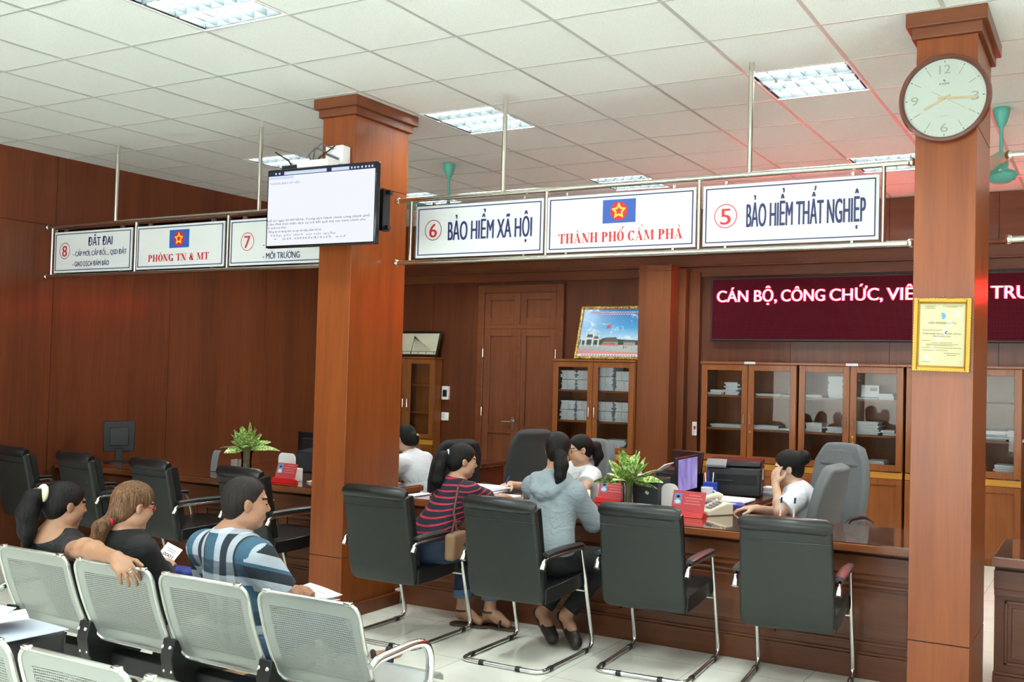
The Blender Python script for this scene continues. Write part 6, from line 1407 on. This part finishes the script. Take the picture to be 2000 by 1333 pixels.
for q in 'lr':
    an, to = p.J['an'+q], p.J['to'+q]; d = (to-an)/np.linalg.norm(to-an); dn = -np.cross(np.cross(d, V3(0, 0, 1)), d); dn /= np.linalg.norm(dn)
    C = Solid(.005); a0 = an+dn*.075-d*.055; a1 = to+dn*.030+d*.03
    for sd in (-.018, .018):
        sv = np.cross(d, dn)*sd; C.cap(a0+sv, a1+sv, .018, .018, .02)
    C.cut(-dn, an+dn*.062-d*.0, .003) ; s_ = C.build('sandal_sole', plain('sandal_sole', '2c2c28', 0.6), p.t, p.base)
    m = Solid(.005)
    for f in (.45, .80): c = an*(1-f)+to*f; m.ell(c+dn*.006, (.050, .022, .050), np.stack([np.cross(d, dn), d, dn], 1), .01)
    m.build('sandal_strap', plain('sandal_strap', '1c2128', 0.6), p.t, p.base)
pp = thing('printed_forms', 'white printed forms on the lap of the man in plaid', 'papers', (-1.92, .93, .572), -0.35)
for k in range(3):
    R = rotm(0.04*k, 0.05*(k-1), 0.25*k-.2); P = [[np.array([x, y, .006*k+.018*math.sin(7*x+1.2*k)+.02*abs(y)]) @ R.T for y in np.linspace(-.15, .15, 5)] for x in np.linspace(-.105, .105, 7)]
    MB().sheet(P, .001).build('form', M_PAPER, pp, smooth=50)
m = MB(); [m.box((0.0, y, .034+.02*abs(y)), (.12, .003, .0006)) for y in np.linspace(-.12, .12, 9)]; m.build('print', plain('grey_print', '8a8c88', .6), pp, smooth=0)
# --- customer in the striped shirt
p = Person((-2.42, 2.55, 0), 'woman in a navy shirt with red stripes and jeans, leaning on the counter', 'b08468')
p.joints(head=(-2.315, 2.68, 1.062), neck=(-2.345, 2.645, .93), pelvis=(-2.42, 2.47, .565), shl=(-2.47, 2.735, .875), shr=(-2.205, 2.615, .885), ell=(-2.50, 2.93, .74), wrl=(-2.48, 3.14, .785),
         elr=(-2.20, 2.86, .80), wrr=(-2.275, 3.10, .795), hpl=(-2.48, 2.52, .54), hpr=(-2.31, 2.50, .54), knl=(-2.45, 2.92, .52), knr=(-2.20, 2.90, .52), anl=(-2.37, 2.80, .10), anr=(-2.20, 2.86, .10), tol=(-2.25, 2.82, .035), tor=(-2.06, 2.86, .035))
p.body(40, 6, 0, 0.97, {'r': ((-.25, .95, -.05), (-.1, -.05, -1), (.25, .25, .3, .35)), 'l': ((.2, .95, -.05), (0, 0, -1), (.3, .3, .3, .3))}); p.done()
t0 = p.L(-.0, -.108, .045)
p.hair(HB, [t0, p.L(0, -.145, .02), p.L(0, -.165, -.06), p.L(.005, -.16, -.15), p.L(.01, -.13, -.21)], [.020, .034, .044, .040, .016])
MB().tube([t0-p.base+p.R @ V3(.022*math.cos(a), -.004, .022*math.sin(a)) for a in np.linspace(0, 2*PI, 13)[:-1]], .007, 8, closed=True).build('hair_tie', plain('tie_silver', 'b8bcc0', .4), p.t)
p.top(striped(), 'short', .012, 0.03, sl_len=.72); p.pants(M_JEAN, .012, .80)
for q in 'lr':
    an, to = p.J['an'+q], p.J['to'+q]; d = (to-an); d[2] = 0; d /= np.linalg.norm(d); c = (an+to)/2; C = Solid(.005); C.cap(V3(an[0], an[1], .014)-d*.04, V3(to[0], to[1], .014)+d*.03, .043, .045, .02); C.cut(V3(0, 0, 1), V3(0, 0, .016)); C.cut(V3(0, 0, -1), V3(0, 0, .002)); C.build('sandal_sole', plain('sandal_tan', '4a3428', .6), p.t, p.base)
    m = Solid(.005); m.cap(an+V3(0, 0, .0)-d*.036, an+V3(0, 0, .0)+d*.036, .010, .010, .01); 
    sd = np.cross(d, V3(0, 0, 1)); m = MB(); m.tube([an-p.base+.044*(math.cos(a)*d+math.sin(a)*sd)+V3(0, 0, .0) for a in np.linspace(0, 2*PI, 17)[:-1]], .006, 8, closed=True)
    m.tube([V3(to[0], to[1], 0)-d*.04-p.base+sd*.040*math.cos(a)+V3(0, 0, .012+.055*math.sin(a)) for a in np.linspace(0, PI, 11)], .009, 8); m.tube([an-p.base+sd*.04-V3(0, 0, .0), an-p.base+d*.05+V3(0, 0, -.03), V3(to[0], to[1], .02)-d*.06-p.base-sd*.03], .007, 8)
    m.build('sandal_strap', M_BLACK, p.t); e = p.J['kn'+q]+(an-p.J['kn'+q])*.80; Q = Solid(.006); Q.cap(e-V3(0, 0, .01), e+V3(0, 0, .045), .060, .062, .01, (True, True)); Q.build('turn_up', M_JEANL, p.t, p.base)
m = MB(); m.tube([p.J['shr']-p.base+V3(-.055, .055, .045), p.J['shr']-p.base+V3(-.045, -.005, .068), p.J['shr']-p.base+V3(-.05, -.055, .03), p.J['shr']-p.base+V3(-.035, -.115, -.12), p.J['shr']-p.base+V3(.01, -.12, -.28)], .008, 8)
m.build('bag_strap', plain('strap_brown', '5a3428', .5), p.t)
# --- customer in the hoodie
p = Person((-1.62, 2.60, 0), 'woman in a pale grey hoodie and black trousers with a low ponytail, back turned', 'b08468')
p.joints(head=(-1.63, 2.70, 1.165), neck=(-1.635, 2.675, 1.03), pelvis=(-1.60, 2.545, .57), shl=(-1.80, 2.70, .94), shr=(-1.485, 2.66, .93), ell=(-1.91, 2.90, .76), wrl=(-1.80, 3.10, .785),
         elr=(-1.435, 2.80, .745), wrr=(-1.575, 3.01, .795), hpl=(-1.69, 2.58, .54), hpr=(-1.52, 2.58, .54), knl=(-1.62, 2.99, .51), knr=(-1.40, 2.97, .51), anl=(-1.775, 2.80, .165), anr=(-1.60, 2.79, .17), tol=(-1.645, 2.715, .05), tor=(-1.475, 2.70, .05))
p.body(-19, 12, 0, 0.97, {'r': ((-.4, .9, -.05), (-.1, 0, -1), (.3, .3, .3, .35)), 'l': ((.4, .9, -.05), (.1, 0, -1), (.3, .3, .3, .3))}); p.done()
t0 = p.L(0.02, -.105, -.03)
p.hair(HB, [t0, p.L(.042, -.135, -.05), p.L(.056, -.145, -.11), p.L(.052, -.14, -.18), p.L(.035, -.13, -.23)], [.028, .038, .042, .034, .014], vol=.012)
def hood(C):
    b = p.J['neck']-p.up*.06-p.fr*.075
    for q in (-1, 1): C.chain([p.J['neck']+p.ax*q*.075+p.fr*.03-p.up*.01, p.J['neck']+p.ax*q*.105-p.fr*.045-p.up*.045, b+p.ax*q*.055-p.up*.06-p.fr*.02, b-p.up*.085-p.fr*.025], [.026, .034, .034, .032], .02)
    C.ell(b-p.up*.03-p.fr*.0, (.085, .03, .075), p.T, .02)
p.top(M_GREY, 'long', .018, 0.03, name='hoodie', extra=hood, loose=1.15); p.pants(M_BLK, .008, .92)
for q in 'lr': p.shoe(q, plain('flat_shoe', '241c1a', .5))
# --- clerk in the white blouse with glasses
p = Person((-2.17, 4.05, 0), 'clerk with glasses in a white blouse, serving across the counter', 'c49a80')
p.joints(head=(-2.185, 3.965, 1.068), neck=(-2.195, 4.01, .935), pelvis=(-2.26, 4.22, .57), shl=(-2.075, 3.955, .88), shr=(-2.36, 4.10, .88), ell=(-2.03, 3.735, .785), wrl=(-2.17, 3.53, .79),
         elr=(-2.56, 3.95, .76), wrr=(-2.625, 3.72, .80), hpl=(-2.19, 4.16, .54), hpr=(-2.34, 4.20, .54), knl=(-2.28, 3.80, .52), knr=(-2.45, 3.85, .52), anl=(-2.28, 3.84, .09), anr=(-2.45, 3.88, .09), tol=(-2.33, 3.72, .035), tor=(-2.52, 3.76, .035))
p.body(-140, 10, 0, 0.97, {'r': ((-.1, -.95, -.05), (0, .1, -1), (.6, .6, .65, .7)), 'l': ((-.75, -.6, -.05), (0, 0, -1), (.3, .3, .3, .35))}); p.done()
t0 = p.L(0, -.110, .03); p.hair(HB, [t0, p.L(0, -.15, -.0), p.L(0, -.155, -.08), p.L(0, -.13, -.15)], [.02, .038, .042, .018])
p.top(M_WHT, 'short', .016, 0.02, name='blouse', arm=1.12, sl_len=.55); p.pants(M_BLK); p.glasses(plain('glasses_brown', '4a2018', .3))
C = Solid(.005); C.cap(p.J['neck']-p.up*.022, p.J['neck']+p.up*.030, .100, .064, .01, (True, True)); C.cap(p.J['neck']-p.up*.06, p.J['neck']+p.up*.05, .056, .054, .004, (False, False), '-'); C.build('collar', M_WHT, p.t, p.base)
for q in 'lr': p.shoe(q, M_BLACK)
MB().tube([p.J['neck']-p.base+p.fr*.06+p.ax*-.05+V3(0, 0, -.02), p.J['neck']-p.base+p.fr*.115-p.ax*.03+V3(0, 0, -.10), p.J['neck']-p.base+p.fr*.13+V3(0, 0, -.22)], .005, 6).build('lanyard', plain('lanyard_gold', 'b89838', .5), p.t)
MB().cyl(p.J['wrr']-p.base+V3(-.01, -.06, -.01), p.J['wrr']-p.base+V3(.05, -.10, .075), .005, n=8).build('pen', plain('pen_blue', '2038a0', .4), p.t)
# --- clerk resting her cheek on her hand
p = Person((-0.45, 3.92, 0), 'clerk in a white shirt with a hair bun, resting her cheek on her hand', 'c8a088')
p.joints(head=(-.565, 3.885, 1.045), neck=(-.515, 3.885, .915), pelvis=(-.38, 3.98, .57), shl=(-.47, 3.755, .865), shr=(-.50, 4.03, .865), ell=(-.545, 3.665, .785), wrl=(-.618, 3.78, .945),
         elr=(-.60, 3.90, .74), wrr=(-.72, 3.715, .785), hpl=(-.42, 3.90, .54), hpr=(-.42, 4.06, .54), knl=(-.62, 3.74, .0+.52), knr=(-.78, 4.05, .52), anl=(-.62, 3.80, .09), anr=(-.78, 4.05, .09), tol=(-.70, 3.74, .035), tor=(-.92, 4.05, .035))
p.body(-108, 10, -4, 1.02, {'l': ((-.02, .12, .75), (.35, .9, .1), (.55, .6, .7, .8), 0.95), 'r': ((-.85, -.2, -.05), (0, 0, -1), (.3, .3, .3, .35))}); p.done()
p.hair(HB, bun=(p.L(0, -.118, .06), (.052, .046, .05)), vol=.012, front=.008)
MB().sph(p.L(0, -.135, .09)-p.base, (.016, .02, .012), 10, 8).build('hair_clip', plain('clip_red_brown', '6a2a20', .4), p.t)
p.top(M_WHT, 'short', .016, 0.02, arm=1.1, sl_len=.72); p.pants(M_BLK)
C = Solid(.005); C.cap(p.J['neck']-p.up*.014, p.J['neck']+p.up*.032, .090, .064, .01, (True, True)); C.cap(p.J['neck']-p.up*.06, p.J['neck']+p.up*.05, .056, .054, .004, (False, False), '-'); C.build('collar', M_NVYC, p.t, p.base)
for q in 'lr': p.shoe(q, M_BLACK)
MB().tube([p.J['neck']-p.base+p.fr*.05-p.ax*.06+V3(0, 0, -.01), p.J['neck']-p.base+p.fr*.115-p.ax*.045+V3(0, 0, -.10), p.J['neck']-p.base+p.fr*.12-p.ax*.02+V3(0, 0, -.2)], .005, 6).build('lanyard', M_NAVY, p.t)
# --- clerk behind the column
p = Person((-3.68, 3.98, 0), 'clerk in a white shirt seen from behind, half hidden by the television column', 'c49a80')
p.joints(head=(-3.83, 3.97, 1.065), neck=(-3.775, 3.98, .94), pelvis=(-3.56, 4.02, .57), shl=(-3.74, 3.83, .885), shr=(-3.74, 4.12, .885), ell=(-3.86, 3.74, .77), wrl=(-4.06, 3.72, .80),
         elr=(-3.95, 4.12, .76), wrr=(-4.1, 3.95, .79), hpl=(-3.62, 3.93, .54), hpr=(-3.62, 4.11, .54), knl=(-4.0, 3.92, .52), knr=(-4.0, 4.12, .52), anl=(-3.96, 3.92, .09), anr=(-3.96, 4.12, .09), tol=(-4.1, 3.92, .035), tor=(-4.1, 4.12, .035))
p.body(-85, 12, 0, 0.97, {'l': ((-.9, .0, -.05), (0, 0, -1)), 'r': ((-.9, -.3, -.05), (0, 0, -1))}); p.done()
p.hair(HB, bun=(p.L(0, -.115, -.02), (.040, .040, .06)), vol=.012); MB().box(p.L(0, -.150, .01)-p.base, (.05, .012, .016)).build('hair_clip', plain('clip_gold', 'c8a868', .3, .6), p.t, bevel=.004)
p.top(M_WHT, 'long', .016, 0.02, loose=1.1); p.pants(M_BLK)
for q in 'lr': p.shoe(q, M_BLACK)
